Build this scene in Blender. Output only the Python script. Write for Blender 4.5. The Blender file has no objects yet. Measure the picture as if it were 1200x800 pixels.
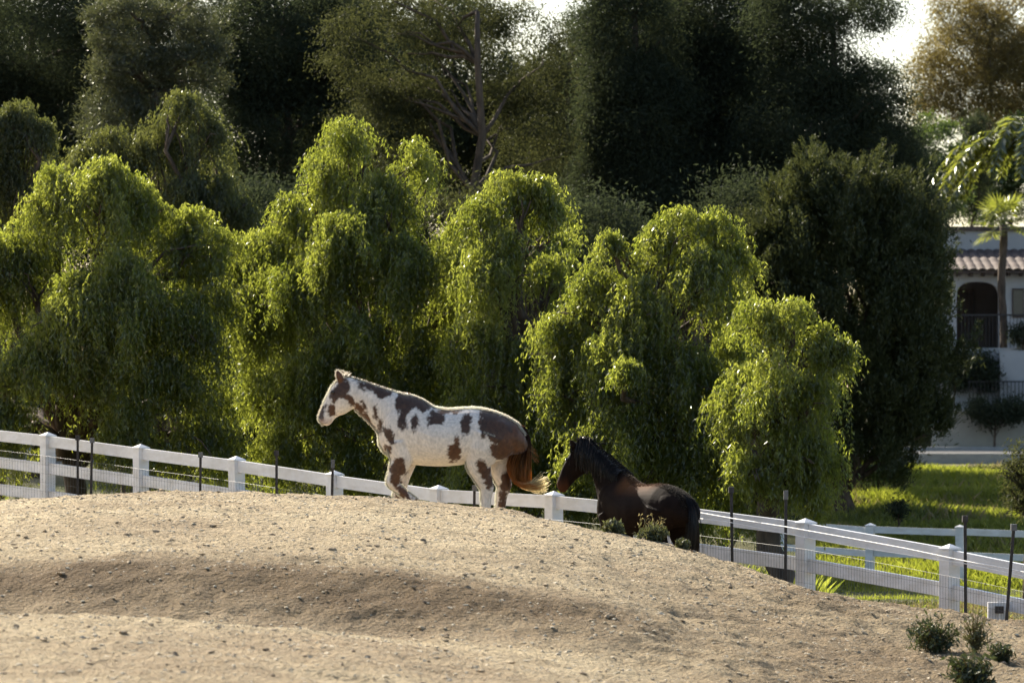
import bpy, math, random
import numpy as np
from mathutils import Vector

R = math.radians
rng = np.random.default_rng(11)
random.seed(5)
scn = bpy.context.scene
COL = scn.collection

# ------------------------------------------------------------------ camera numbers
F, HOR, HC = 5500.0, 480.0, 1.5          # focal length in photo pixels, horizon row, eye height


def P(px, py, Y):
    """point in the place seen at photo pixel (px, py) at distance Y"""
    return np.array([(px - 600.0) / F * Y, Y, HC - (py - HOR) / F * Y])


def zray(py, Y):
    return HC - (py - HOR) / F * Y


# ------------------------------------------------------------------ small helpers
def tag(o, label=None, cat=None, group=None, kind=None):
    if label: o['label'] = label
    if cat: o['category'] = cat
    if group: o['group'] = group
    if kind: o['kind'] = kind
    return o


def link(o, parent=None):
    COL.objects.link(o)
    if parent is not None: o.parent = parent
    return o


def empty(name, loc=(0, 0, 0), rz=0.0):
    o = bpy.data.objects.new(name, None)
    o.empty_display_size = 0.1
    o.location = [float(c) for c in loc]
    o.rotation_euler = (0, 0, rz)
    return link(o)


def mesh_np(name, V, Fc, mat, parent=None, attrs=None, smooth=False, cols=None):
    """V (N,3), Fc (M,3|4) arrays or list of arrays with different widths"""
    if not isinstance(Fc, list): Fc = [Fc]
    Fc = [np.asarray(f, dtype=np.int32) for f in Fc if len(f)]
    me = bpy.data.meshes.new(name)
    V = np.asarray(V, dtype=np.float32)
    me.vertices.add(len(V)); me.vertices.foreach_set('co', V.ravel())
    nl = sum(f.size for f in Fc); npoly = sum(len(f) for f in Fc)
    me.loops.add(nl); me.polygons.add(npoly)
    me.loops.foreach_set('vertex_index', np.concatenate([f.ravel() for f in Fc]))
    tot = np.concatenate([np.full(len(f), f.shape[1], np.int32) for f in Fc])
    st = np.concatenate([[0], np.cumsum(tot)[:-1]]).astype(np.int32)
    me.polygons.foreach_set('loop_start', st)
    me.polygons.foreach_set('use_smooth', np.full(npoly, bool(smooth)))
    for k, a in (attrs or {}).items():
        at = me.attributes.new(k, 'FLOAT', 'POINT'); at.data.foreach_set('value', np.asarray(a, np.float32))
    for k, a in (cols or {}).items():
        at = me.attributes.new(k, 'FLOAT_COLOR', 'POINT')
        c = np.ones((len(V), 4), np.float32); c[:, :3] = a
        at.data.foreach_set('color', c.ravel())
    me.update(calc_edges=True)
    if mat: me.materials.append(mat)
    return link(bpy.data.objects.new(name, me), parent)


class MB:
    """collects shapes into one mesh"""
    def __init__(s): s.V = []; s.F = {3: [], 4: []}; s.n = 0
    def add(s, V, Fc):
        V = np.asarray(V, float).reshape(-1, 3)
        for f in (Fc if isinstance(Fc, list) else [Fc]):
            f = np.asarray(f, int)
            if len(f): s.F[f.shape[1]].append(f + s.n)
        s.V.append(V); s.n += len(V); return s
    def box(s, x0, x1, y0, y1, z0, z1):
        V = [(x, y, z) for x in (x0, x1) for y in (y0, y1) for z in (z0, z1)]
        return s.add(V, np.array([(0, 1, 3, 2), (4, 6, 7, 5), (0, 4, 5, 1), (2, 3, 7, 6), (0, 2, 6, 4), (1, 5, 7, 3)]))
    def hexa(s, A, B):
        """A, B: 4 corner rings"""
        V = list(A) + list(B)
        return s.add(V, np.array([(3, 2, 1, 0), (4, 5, 6, 7), (0, 1, 5, 4), (1, 2, 6, 5), (2, 3, 7, 6), (3, 0, 4, 7)]))
    def bar(s, a, b, w, h, up=(0, 0, 1)):
        a = np.array(a, float); b = np.array(b, float); d = b - a; d /= np.linalg.norm(d)
        u = np.array(up, float); x = np.cross(d, u); x /= np.linalg.norm(x); z = np.cross(x, d)
        r = [x * w / 2 * i + z * h / 2 * j for i, j in ((-1, -1), (1, -1), (1, 1), (-1, 1))]
        return s.hexa([a + q for q in r], [b + q for q in r])
    def tube(s, pts, rad, sides=8, squash=1.0, caps=True):
        V, Fq, Ft = tube_np(pts, rad, sides, squash, caps)
        return s.add(V, [Fq, Ft] if len(Ft) else [Fq])
    def build(s, name, mat, parent=None, smooth=False, **kw):
        F_ = [np.concatenate(s.F[k]) for k in (3, 4) if s.F[k]]
        return mesh_np(name, np.concatenate(s.V), F_, mat, parent, smooth=smooth, **kw)


def tube_np(pts, rad, sides=8, squash=1.0, caps=True):
    pts = np.asarray(pts, float); rad = np.broadcast_to(np.asarray(rad, float), (len(pts),))
    T = np.gradient(pts, axis=0); T /= np.linalg.norm(T, axis=1)[:, None] + 1e-9
    ref = np.array([0, 1, 0.0]) if abs(T[:, 1]).mean() < 0.8 else np.array([1, 0, 0.0])
    A = np.cross(T, ref); A /= np.linalg.norm(A, axis=1)[:, None] + 1e-9
    B = np.cross(T, A)
    th = np.arange(sides) / sides * 2 * np.pi
    V = pts[:, None] + rad[:, None, None] * (np.cos(th)[None, :, None] * A[:, None] + squash * np.sin(th)[None, :, None] * B[:, None])
    K = len(pts); V = V.reshape(-1, 3)
    i = np.arange(K - 1)[:, None] * sides; j = np.arange(sides)[None]; j2 = (j + 1) % sides
    Fq = np.stack([i + j, i + j2, i + sides + j2, i + sides + j], -1).reshape(-1, 4)
    Ft = np.zeros((0, 3), int)
    if caps:
        V = np.vstack([V, pts[0], pts[-1]]); a, b = len(V) - 2, len(V) - 1
        j = np.arange(sides); j2 = (j + 1) % sides; o = (K - 1) * sides
        Ft = np.vstack([np.stack([j2, j, np.full(sides, a)], -1), np.stack([o + j, o + j2, np.full(sides, b)], -1)])
    return V, Fq, Ft


def strands_np(S, rad, sides=3):
    """S (N,K,3) strands, rad (N,K)"""
    N, K, _ = S.shape
    T = np.gradient(S, axis=1); T /= np.linalg.norm(T, axis=2)[..., None] + 1e-9
    ref = np.array([0.21, 0.95, 0.1]); A = np.cross(T, ref); A /= np.linalg.norm(A, axis=2)[..., None] + 1e-9
    B = np.cross(T, A)
    th = np.arange(sides) / sides * 2 * np.pi
    V = S[:, :, None] + rad[:, :, None, None] * (np.cos(th)[:, None] * A[:, :, None] + np.sin(th)[:, None] * B[:, :, None])
    idx = np.arange(N * K * sides).reshape(N, K, sides)
    a = idx[:, :-1]; b = idx[:, 1:]
    Fq = np.stack([a, np.roll(a, -1, 2), np.roll(b, -1, 2), b], -1).reshape(-1, 4)
    return V.reshape(-1, 3), Fq


def loft(rings):
    n = len(rings[0]); V = np.concatenate(rings); K = len(rings)
    i = np.arange(K - 1)[:, None] * n; j = np.arange(n)[None]; j2 = (j + 1) % n
    Fq = np.stack([i + j, i + j2, i + n + j2, i + n + j], -1).reshape(-1, 4)
    V = np.vstack([V, rings[0].mean(0), rings[-1].mean(0)]); a, b = len(V) - 2, len(V) - 1
    j = np.arange(n); j2 = (j + 1) % n; o = (K - 1) * n
    Ft = np.vstack([np.stack([j2, j, np.full(n, a)], -1), np.stack([o + j, o + j2, np.full(n, b)], -1)])
    return V, [Fq, Ft]


def unit(v): return v / (np.linalg.norm(v, axis=-1, keepdims=True) + 1e-9)


def vnoise(X, Y, seed=0):
    """value noise in [-1, 1]"""
    r = np.random.default_rng(seed); T = r.random((256, 256)) * 2 - 1
    xi = np.floor(X).astype(int); yi = np.floor(Y).astype(int); fx = X - xi; fy = Y - yi
    fx = fx * fx * (3 - 2 * fx); fy = fy * fy * (3 - 2 * fy)
    g = lambda a, b: T[a % 256, b % 256]
    return (g(xi, yi) * (1 - fx) + g(xi + 1, yi) * fx) * (1 - fy) + (g(xi, yi + 1) * (1 - fx) + g(xi + 1, yi + 1) * fx) * fy


def sstep(a, b, x):
    t = np.clip((x - a) / (b - a), 0, 1); return t * t * (3 - 2 * t)


# ------------------------------------------------------------------ materials
def newmat(name):
    m = bpy.data.materials.new(name); m.use_nodes = True
    nt = m.node_tree; nt.nodes.clear()
    out = nt.nodes.new('ShaderNodeOutputMaterial')
    return m, nt, out


def N(nt, typ, **kw):
    n = nt.nodes.new(typ)
    for k, v in kw.items():
        if k.startswith('i_'):
            key = k[2:]; key = int(key) if key.isdigit() else key
            n.inputs[key].default_value = v
        else: setattr(n, k, v)
    return n


def ramp(nt, stops, interp='LINEAR'):
    r = nt.nodes.new('ShaderNodeValToRGB'); r.color_ramp.interpolation = interp
    e = r.color_ramp.elements
    while len(e) < len(stops): e.new(0.5)
    for el, (p, c) in zip(e, stops): el.position = p; el.color = (*c, 1)
    return r


def simple(name, col, rough=0.6, var=0.15, scale=8.0, bump=0.0, metal=0.0, spec=0.4, dirt=None, sx=(1, 1, 1)):
    m, nt, out = newmat(name); L = nt.links.new
    tc = N(nt, 'ShaderNodeTexCoord'); mp = N(nt, 'ShaderNodeMapping'); mp.inputs['Scale'].default_value = sx
    L(tc.outputs['Object'], mp.inputs['Vector'])
    no = N(nt, 'ShaderNodeTexNoise', i_Scale=scale, i_Detail=6.0, i_Roughness=0.6); L(mp.outputs[0], no.inputs['Vector'])
    c = np.array(col); lo = np.clip(c * (1 - var), 0, 1); hi = np.clip(c * (1 + var), 0, 1)
    if dirt is not None: lo = np.array(dirt)
    rp = ramp(nt, [(0.32, lo), (0.62, hi)]); L(no.outputs[0], rp.inputs[0])
    b = N(nt, 'ShaderNodeBsdfPrincipled', i_Roughness=rough, i_Metallic=metal)
    b.inputs['Specular IOR Level'].default_value = spec
    L(rp.outputs[0], b.inputs['Base Color'])
    if bump:
        bp = N(nt, 'ShaderNodeBump', i_Strength=bump, i_Distance=0.03); L(no.outputs[0], bp.inputs['Height']); L(bp.outputs[0], b.inputs['Normal'])
    L(b.outputs[0], out.inputs[0]); return m


def leafmat(name, c0, c1, t0, t1, trans=0.45, gloss=0.06, rough=0.35):
    """two-tone leaf: reflected colours c0..c1, transmitted colours t0..t1, picked by a per-leaf random attribute"""
    m, nt, out = newmat(name); L = nt.links.new
    at = N(nt, 'ShaderNodeAttribute', attribute_name='tint')
    r1 = ramp(nt, [(0.0, c0), (1.0, c1)]); r2 = ramp(nt, [(0.0, t0), (1.0, t1)])
    L(at.outputs['Fac'], r1.inputs[0]); L(at.outputs['Fac'], r2.inputs[0])
    d = N(nt, 'ShaderNodeBsdfDiffuse'); t = N(nt, 'ShaderNodeBsdfTranslucent'); g = N(nt, 'ShaderNodeBsdfGlossy', i_Roughness=rough)
    g.inputs['Color'].default_value = (0.9, 0.92, 0.85, 1)
    L(r1.outputs[0], d.inputs[0]); L(r2.outputs[0], t.inputs[0])
    m1 = N(nt, 'ShaderNodeMixShader', i_0=trans); L(d.outputs[0], m1.inputs[1]); L(t.outputs[0], m1.inputs[2])
    m2 = N(nt, 'ShaderNodeMixShader', i_0=gloss); L(m1.outputs[0], m2.inputs[1]); L(g.outputs[0], m2.inputs[2])
    L(m2.outputs[0], out.inputs[0]); return m


def coatmat(name, attr='coat', rough=0.5, sheen=0.35, spec=0.35, hair=0.0):
    m, nt, out = newmat(name); L = nt.links.new
    at = N(nt, 'ShaderNodeAttribute', attribute_name=attr)
    tc = N(nt, 'ShaderNodeTexCoord')
    mp = N(nt, 'ShaderNodeMapping'); mp.inputs['Scale'].default_value = (40, 90, 22); L(tc.outputs['Object'], mp.inputs[0])
    no = N(nt, 'ShaderNodeTexNoise', i_Scale=1.0, i_Detail=5.0); L(mp.outputs[0], no.inputs['Vector'])
    mr = N(nt, 'ShaderNodeMapRange', i_1=0.3, i_2=0.7, i_3=0.78, i_4=1.12); L(no.outputs[0], mr.inputs[0])
    mx = N(nt, 'ShaderNodeMix', data_type='RGBA', blend_type='MULTIPLY'); mx.inputs[0].default_value = 1.0
    L(at.outputs['Color'], mx.inputs[6]); L(mr.outputs[0], mx.inputs[7])
    b = N(nt, 'ShaderNodeBsdfPrincipled', i_Roughness=rough)
    b.inputs['Specular IOR Level'].default_value = spec
    b.inputs['Sheen Weight'].default_value = sheen; b.inputs['Sheen Roughness'].default_value = 0.35
    L(mx.outputs[2], b.inputs['Base Color'])
    bp = N(nt, 'ShaderNodeBump', i_Strength=0.12, i_Distance=0.01); L(no.outputs[0], bp.inputs['Height']); L(bp.outputs[0], b.inputs['Normal'])
    sh = b.outputs[0]
    if hair:
        t = N(nt, 'ShaderNodeBsdfTranslucent'); L(at.outputs['Color'], t.inputs[0])
        ms = N(nt, 'ShaderNodeMixShader', i_0=hair); L(b.outputs[0], ms.inputs[1]); L(t.outputs[0], ms.inputs[2]); sh = ms.outputs[0]
    L(sh, out.inputs[0]); return m


def groundmat():
    m, nt, out = newmat('paddock_dirt_and_grass_soil'); L = nt.links.new
    tc = N(nt, 'ShaderNodeTexCoord')
    def noise(s, d=6.0, r=0.6):
        n = N(nt, 'ShaderNodeTexNoise', i_Scale=s, i_Detail=d, i_Roughness=r); L(tc.outputs['Object'], n.inputs['Vector']); return n
    big, mid, fine = noise(0.35, 4), noise(3.2, 7, 0.65), noise(34, 7, 0.78)
    vo = N(nt, 'ShaderNodeTexVoronoi', i_Scale=34.0); L(tc.outputs['Object'], vo.inputs['Vector'])
    vs = N(nt, 'ShaderNodeTexVoronoi', i_Scale=70.0); L(tc.outputs['Object'], vs.inputs['Vector'])
    r1 = ramp(nt, [(0.3, (0.42, 0.335, 0.215)), (0.7, (0.63, 0.525, 0.355))]); L(mid.outputs[0], r1.inputs[0])
    r2 = ramp(nt, [(0.3, (0.42, 0.38, 0.34)), (0.48, (0.92, 0.91, 0.89)), (0.7, (1.3, 1.29, 1.24))]); L(fine.outputs[0], r2.inputs[0])
    mu = N(nt, 'ShaderNodeMix', data_type='RGBA', blend_type='MULTIPLY'); mu.inputs[0].default_value = 0.85
    L(r1.outputs[0], mu.inputs[6]); L(r2.outputs[0], mu.inputs[7])
    # pale straw and chips in the dirt: small flecks chosen by cell colour
    fl = N(nt, 'ShaderNodeMapRange', i_1=0.80, i_2=0.9); L(vs.outputs['Color'], fl.inputs[0])
    sp = N(nt, 'ShaderNodeMix', data_type='RGBA'); L(fl.outputs[0], sp.inputs[0]); L(mu.outputs[2], sp.inputs[6]); sp.inputs[7].default_value = (0.5, 0.43, 0.31, 1)
    r3 = ramp(nt, [(0.35, (0.78, 0.74, 0.72)), (0.65, (1.12, 1.12, 1.1))]); L(big.outputs[0], r3.inputs[0])
    mu2 = N(nt, 'ShaderNodeMix', data_type='RGBA', blend_type='MULTIPLY'); mu2.inputs[0].default_value = 1.0
    L(sp.outputs[2], mu2.inputs[6]); L(r3.outputs[0], mu2.inputs[7])
    # browner earth on the right; painted shade over churned soil on bank and slope
    at2 = N(nt, 'ShaderNodeAttribute', attribute_name='brown_shade')
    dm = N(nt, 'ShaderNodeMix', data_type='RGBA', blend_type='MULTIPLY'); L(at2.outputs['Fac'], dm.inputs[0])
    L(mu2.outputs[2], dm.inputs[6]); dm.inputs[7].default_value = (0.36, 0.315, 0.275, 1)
    at = N(nt, 'ShaderNodeAttribute', attribute_name='green')
    gr = ramp(nt, [(0.3, (0.03, 0.05, 0.012)), (0.7, (0.09, 0.12, 0.03))]); L(mid.outputs[0], gr.inputs[0])
    gm = N(nt, 'ShaderNodeMix', data_type='RGBA'); L(at.outputs['Fac'], gm.inputs[0]); L(dm.outputs[2], gm.inputs[6]); L(gr.outputs[0], gm.inputs[7])
    b = N(nt, 'ShaderNodeBsdfPrincipled', i_Roughness=0.95); b.inputs['Specular IOR Level'].default_value = 0.12
    L(gm.outputs[2], b.inputs['Base Color'])
    h1 = N(nt, 'ShaderNodeMath', operation='MULTIPLY', i_1=0.9); L(fine.outputs[0], h1.inputs[0])
    h2 = N(nt, 'ShaderNodeMath', operation='MULTIPLY_ADD', i_1=1.6); L(mid.outputs[0], h2.inputs[0]); L(h1.outputs[0], h2.inputs[2])
    h3 = N(nt, 'ShaderNodeMath', operation='MULTIPLY_ADD', i_1=-0.8); L(vo.outputs['Distance'], h3.inputs[0]); L(h2.outputs[0], h3.inputs[2])
    bp = N(nt, 'ShaderNodeBump', i_Strength=0.9, i_Distance=0.05); L(h3.outputs[0], bp.inputs['Height']); L(bp.outputs[0], b.inputs['Normal'])
    L(b.outputs[0], out.inputs[0]); return m


M = {}
M['white'] = simple('white_vinyl', (0.77, 0.77, 0.78), 0.38, 0.05, 4, dirt=(0.66, 0.645, 0.62), sx=(1, 1, 2.5))
M['steel'] = simple('dark_painted_steel', (0.035, 0.03, 0.028), 0.6, 0.4, 30)
M['wire'] = simple('galvanised_wire', (0.12, 0.12, 0.12), 0.5, 0.2, 20, metal=0.3)
M['tape'] = simple('white_fence_tape', (0.8, 0.8, 0.78), 0.4, 0.05, 20)
M['bark'] = simple('rough_brown_bark', (0.085, 0.06, 0.042), 0.9, 0.5, 9, bump=0.8, sx=(1, 1, 0.25))
M['bark_pale'] = simple('pale_grey_bark', (0.12, 0.1, 0.085), 0.9, 0.4, 6, bump=0.6, sx=(1, 1, 0.25))
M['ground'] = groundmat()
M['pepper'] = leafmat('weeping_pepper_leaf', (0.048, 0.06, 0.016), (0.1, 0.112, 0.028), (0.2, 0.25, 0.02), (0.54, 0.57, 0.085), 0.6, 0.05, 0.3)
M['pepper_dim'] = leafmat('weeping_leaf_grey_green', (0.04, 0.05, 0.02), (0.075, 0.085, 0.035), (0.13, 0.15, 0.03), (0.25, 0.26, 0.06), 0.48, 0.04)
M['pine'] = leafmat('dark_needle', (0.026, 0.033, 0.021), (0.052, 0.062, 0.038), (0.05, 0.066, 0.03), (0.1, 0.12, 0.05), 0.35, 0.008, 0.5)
M['pine_grey'] = leafmat('grey_green_needle', (0.03, 0.036, 0.02), (0.065, 0.072, 0.038), (0.08, 0.095, 0.03), (0.16, 0.165, 0.065), 0.4, 0.05, 0.4)
M['gum'] = leafmat('olive_gum_leaf', (0.02, 0.024, 0.011), (0.05, 0.053, 0.023), (0.05, 0.058, 0.016), (0.125, 0.13, 0.045), 0.42, 0.015, 0.5)
M['juniper'] = leafmat('juniper_spray', (0.028, 0.036, 0.014), (0.06, 0.07, 0.025), (0.06, 0.075, 0.02), (0.13, 0.14, 0.04), 0.35, 0.03, 0.45)
M['dry'] = leafmat('dry_brown_leaf', (0.09, 0.075, 0.025), (0.17, 0.135, 0.045), (0.19, 0.15, 0.035), (0.36, 0.28, 0.08), 0.45, 0.04, 0.45)
M['green'] = leafmat('fresh_green_leaf', (0.03, 0.05, 0.015), (0.06, 0.09, 0.025), (0.1, 0.16, 0.02), (0.18, 0.24, 0.04), 0.45, 0.06, 0.35)
M['palm'] = leafmat('palm_leaflet', (0.05, 0.065, 0.015), (0.09, 0.105, 0.025), (0.26, 0.31, 0.03), (0.48, 0.5, 0.07), 0.5, 0.12, 0.25)
M['weed'] = leafmat('dusty_weed_leaf', (0.06, 0.07, 0.035), (0.12, 0.12, 0.06), (0.1, 0.12, 0.03), (0.2, 0.2, 0.07), 0.35, 0.04, 0.45)
M['weed_dark'] = leafmat('dark_weed_leaf', (0.02, 0.03, 0.012), (0.05, 0.06, 0.025), (0.05, 0.07, 0.02), (0.1, 0.12, 0.04), 0.3, 0.04, 0.45)
M['grass'] = leafmat('sunlit_grass_blade', (0.06, 0.07, 0.015), (0.12, 0.13, 0.03), (0.26, 0.32, 0.02), (0.46, 0.48, 0.06), 0.55, 0.04, 0.4)
M['straw'] = leafmat('dry_grass_blade', (0.16, 0.13, 0.06), (0.25, 0.2, 0.1), (0.25, 0.2, 0.08), (0.4, 0.33, 0.14), 0.45, 0.03, 0.5)
M['stucco'] = simple('white_stucco', (0.42, 0.415, 0.41), 0.85, 0.06, 1.2, bump=0.15)
M['tanwall'] = simple('tan_render', (0.36, 0.33, 0.27), 0.9, 0.15, 0.8, bump=0.2)
M['tile'] = simple('clay_roof_tile', (0.085, 0.06, 0.05), 0.8, 0.35, 2.5, bump=0.3)
M['wood'] = simple('dark_timber', (0.05, 0.03, 0.02), 0.6, 0.3, 5)
M['asphalt'] = simple('grey_asphalt', (0.06, 0.06, 0.062), 0.9, 0.2, 3, bump=0.3)
M['kerb'] = simple('pale_concrete', (0.35, 0.34, 0.32), 0.9, 0.12, 4, bump=0.3)
M['clod'] = simple('dry_earth_clod', (0.36, 0.28, 0.18), 0.95, 0.35, 6, bump=0.5, dirt=(0.12, 0.088, 0.06))
M['coat'] = coatmat('horse_coat', rough=0.5, sheen=0.3)
M['bay'] = coatmat('dark_bay_coat', rough=0.7, sheen=0.0, spec=0.06)
M['hair'] = coatmat('horse_hair', attr='coat', rough=0.28, sheen=0.0, spec=0.6, hair=0.55)
M['tail'] = coatmat('long_tail_hair', attr='coat', rough=0.3, sheen=0.0, spec=0.5, hair=0.78)
M['fuzz'] = coatmat('coat_fur', attr='coat', rough=0.5, sheen=0.0, spec=0.3, hair=0.75)
M['eye'] = simple('dark_glossy_eye', (0.012, 0.008, 0.006), 0.08, 0.1, 5, spec=0.6)

# ------------------------------------------------------------------ sun, sky, camera
SUN_EL, SUN_AZ = R(33), R(-34)            # azimuth from +Y, negative = towards -X (left, behind the trees)
sdir = Vector((math.sin(SUN_AZ) * math.cos(SUN_EL), math.cos(SUN_AZ) * math.cos(SUN_EL), math.sin(SUN_EL)))
sl = bpy.data.lights.new('sun', 'SUN'); sl.energy = 5.0; sl.angle = R(0.53); sl.color = (1.0, 0.91, 0.76)
so = link(bpy.data.objects.new('sun', sl)); so.rotation_euler = sdir.to_track_quat('Z', 'Y').to_euler(); so.location = (-60, 80, 70)
w = bpy.data.worlds.new('World'); scn.world = w; w.use_nodes = True
wn = w.node_tree; wn.nodes.clear()
sk = N(wn, 'ShaderNodeTexSky', sky_type='NISHITA', sun_disc=False, sun_elevation=SUN_EL, sun_rotation=SUN_AZ, air_density=1.0, dust_density=1.6, ozone_density=1.0)
bg = N(wn, 'ShaderNodeBackground', i_Strength=0.085); wo = N(wn, 'ShaderNodeOutputWorld')
wn.links.new(sk.outputs[0], bg.inputs[0]); wn.links.new(bg.outputs[0], wo.inputs[0])
cam = bpy.data.cameras.new('camera'); cam.sensor_width = 36; cam.lens = F / 1200 * 36; cam.shift_y = (HOR - 400) / 1200
cam.clip_start = 0.5; cam.clip_end = 3000
cam.dof.use_dof = True; cam.dof.focus_distance = 43.5; cam.dof.aperture_fstop = 6.5
co = link(bpy.data.objects.new('camera', cam)); co.location = (0, 0, HC); co.rotation_euler = (R(90), 0, 0); scn.camera = co
vs = scn.view_settings; vs.view_transform = 'Standard'; vs.look = 'None'; vs.gamma = 1; vs.exposure = 1.22; vs.use_curve_mapping = False
cy = scn.cycles; cy.max_bounces = 7; cy.diffuse_bounces = 4; cy.glossy_bounces = 2; cy.transmission_bounces = 3; cy.transparent_max_bounces = 4
cy.use_denoising = True; cy.caustics_reflective = False; cy.caustics_refractive = False
cy.use_adaptive_sampling = True; cy.adaptive_threshold = 0.02

# ------------------------------------------------------------------ terrain
def fenceY(px): return 1.0 / (0.01887 + 0.00588 * (np.asarray(px, float) - 56) / 1057)


I = np.interp
gpx = np.arange(-300, 1501, 10.0); gY = np.arange(8, 70, 0.1)
crest_y = I(gpx, [-300, -100, 0, 100, 200, 300, 420, 520, 600, 650, 700, 770, 830, 900, 950, 1000, 1060, 1113, 1200, 1400],
            [640, 608, 590, 579, 574, 575, 581, 590, 601, 610, 620, 634, 654, 676, 691, 703, 715, 722, 736, 760])
ridge_y = I(gpx, [-300, 0, 150, 300, 450, 600, 700, 800, 1000, 1400], [712, 722, 727, 734, 748, 768, 786, 806, 850, 900])
bank_y = I(gpx, [-300, 0, 150, 300, 450, 600, 700, 800, 900, 1000, 1400], [668, 664, 662, 666, 672, 690, 714, 744, 768, 785, 815])
trough_k = np.clip((860 - gpx) / 420, 0, 1)
Yf_ = fenceY(gpx); Yc_ = np.minimum(42.0, Yf_ - 4.3); Yc_ = np.where(gpx > 1000, np.minimum(Yc_ + (gpx - 1000) / 100 * 1.8, Yf_ - 2.0), Yc_)
zf_ = I(gpx, [-300, 56, 277, 514, 649, 944, 1000, 1060, 1113, 1500], [0.25, 0.0, -0.2, -0.46, -0.5, -0.75, -0.55, -0.32, -0.27, -0.42])
zh_ = I(gpx, [-300, 300, 480, 600, 740, 944, 1000, 1060, 1113, 1500], [0.5, 0.4, 0.2, 0.10, -0.22, -0.48, -0.42, -0.27, -0.25, -0.4])
BACK_Y = [44, 50, 60, 70, 77.6, 85, 95, 105, 120, 150, 200, 900]
BACK_Z = [-0.6, -0.75, -0.95, -1.3, -1.47, -0.47, 0.06, 0.16, 0.02, 0.16, 0.4, 4.0]
zc_ = zray(crest_y, Yc_)
G = np.zeros((len(gpx), len(gY)))
for i, p in enumerate(gpx):
    zr = zray(ridge_y[i], 26.0); Yb = 29.4; zb = zray(bank_y[i], Yb)
    zr = zr if trough_k[i] > 0 else zr
    pts = [(8, zr - 0.15), (20, zr - 0.07), (24.5, zr - 0.005), (26, zr)]
    lin = lambda Y: zr + (zb - zr) * (Y - 26) / (Yb - 26)
    pts += [(27.3, lin(27.3) - 0.18 * trough_k[i]), (28.2, lin(28.2) - 0.23 * trough_k[i]), (Yb, zb)]
    zm = lambda t: zb + (zc_[i] - zb) * t
    Yc = Yc_[i]
    pts += [(Yb + (Yc - Yb) * 0.25, zm(0.25) + 0.06), (Yb + (Yc - Yb) * 0.6, zm(0.6) + 0.10), (Yb + (Yc - Yb) * 0.85, zm(0.85) + 0.055), (Yc, zc_[i]),
            (Yc + 0.5, zc_[i] - 0.05), (max(Yc + 1.2, Yf_[i] - 2.1), zh_[i]), (Yf_[i], zf_[i])]
    zend = I(Yf_[i] + 9, BACK_Y, BACK_Z); pts += [(Yf_[i] + 9, zend)]
    for Y in (64, 67, 70):
        if Y > Yf_[i] + 9.5: pts.append((Y, float(I(Y, BACK_Y, BACK_Z))))
    a = np.array(pts); G[i] = I(gY, a[:, 0], a[:, 1])
k = np.hanning(7); k /= k.sum()
Gp = np.pad(G, ((0, 0), (3, 3)), 'edge'); G = np.apply_along_axis(lambda r: np.convolve(r, k, 'valid'), 1, Gp)
Gp = np.pad(G, ((3, 3), (0, 0)), 'edge'); G = np.apply_along_axis(lambda r: np.convolve(r, k, 'valid'), 0, Gp)


def hbase(X, Y):
    X = np.asarray(X, float); Y = np.asarray(Y, float)
    px = 600 + F * X / np.maximum(Y, 1.0)
    fi = np.clip((px - gpx[0]) / 10, 0, len(gpx) - 1.001); fj = np.clip((Y - gY[0]) / 0.1, 0, len(gY) - 1.001)
    i = fi.astype(int); j = fj.astype(int); a = fi - i; b = fj - j
    near = (G[i, j] * (1 - a) + G[i + 1, j] * a) * (1 - b) + (G[i, j + 1] * (1 - a) + G[i + 1, j + 1] * a) * b
    back = I(Y, BACK_Y, BACK_Z) + 0.05 * vnoise(X * 0.4, Y * 0.4, 5)
    t = sstep(60, 69, Y)
    return near * (1 - t) + back * t


def inside(X, Y):
    """1 on the paddock side of the white fence"""
    px = 600 + F * X / np.maximum(Y, 1.0)
    return 1 - sstep(0.2, 1.2, Y - fenceY(np.clip(px, -2000, 1400)) + 0.25 * vnoise(X * 1.5, Y * 1.5, 9))


def hfull(X, Y):
    z = hbase(X, Y); a = inside(X, Y)
    px = 600 + F * X / np.maximum(Y, 1.0)
    rough = 0.55 + 0.6 * sstep(600, 1000, px) + 0.25 * np.exp(-((Y - 29) / 1.3) ** 2) * (px < 900)
    n = 0.030 * vnoise(X * 0.9, Y * 0.7, 1) + 0.018 * vnoise(X * 2.6, Y * 2.1, 2) + 0.014 * vnoise(X * 6.0, Y * 5.0, 3) * rough
    n = n + 0.013 * vnoise(X * 11, Y * 8, 4) * rough + 0.010 * vnoise(X * 19, Y * 14, 14) * rough + 0.006 * vnoise(X * 31, Y * 26, 15)
    hoof = vnoise(X * 3.7 + 40, Y * 2.6 + 11, 7); n = n - 0.014 * sstep(0.5, 0.85, hoof) * rough
    return z + n * a


def axis(dense, coarse):
    return np.unique(np.round(np.concatenate([dense, coarse]), 4))


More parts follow.
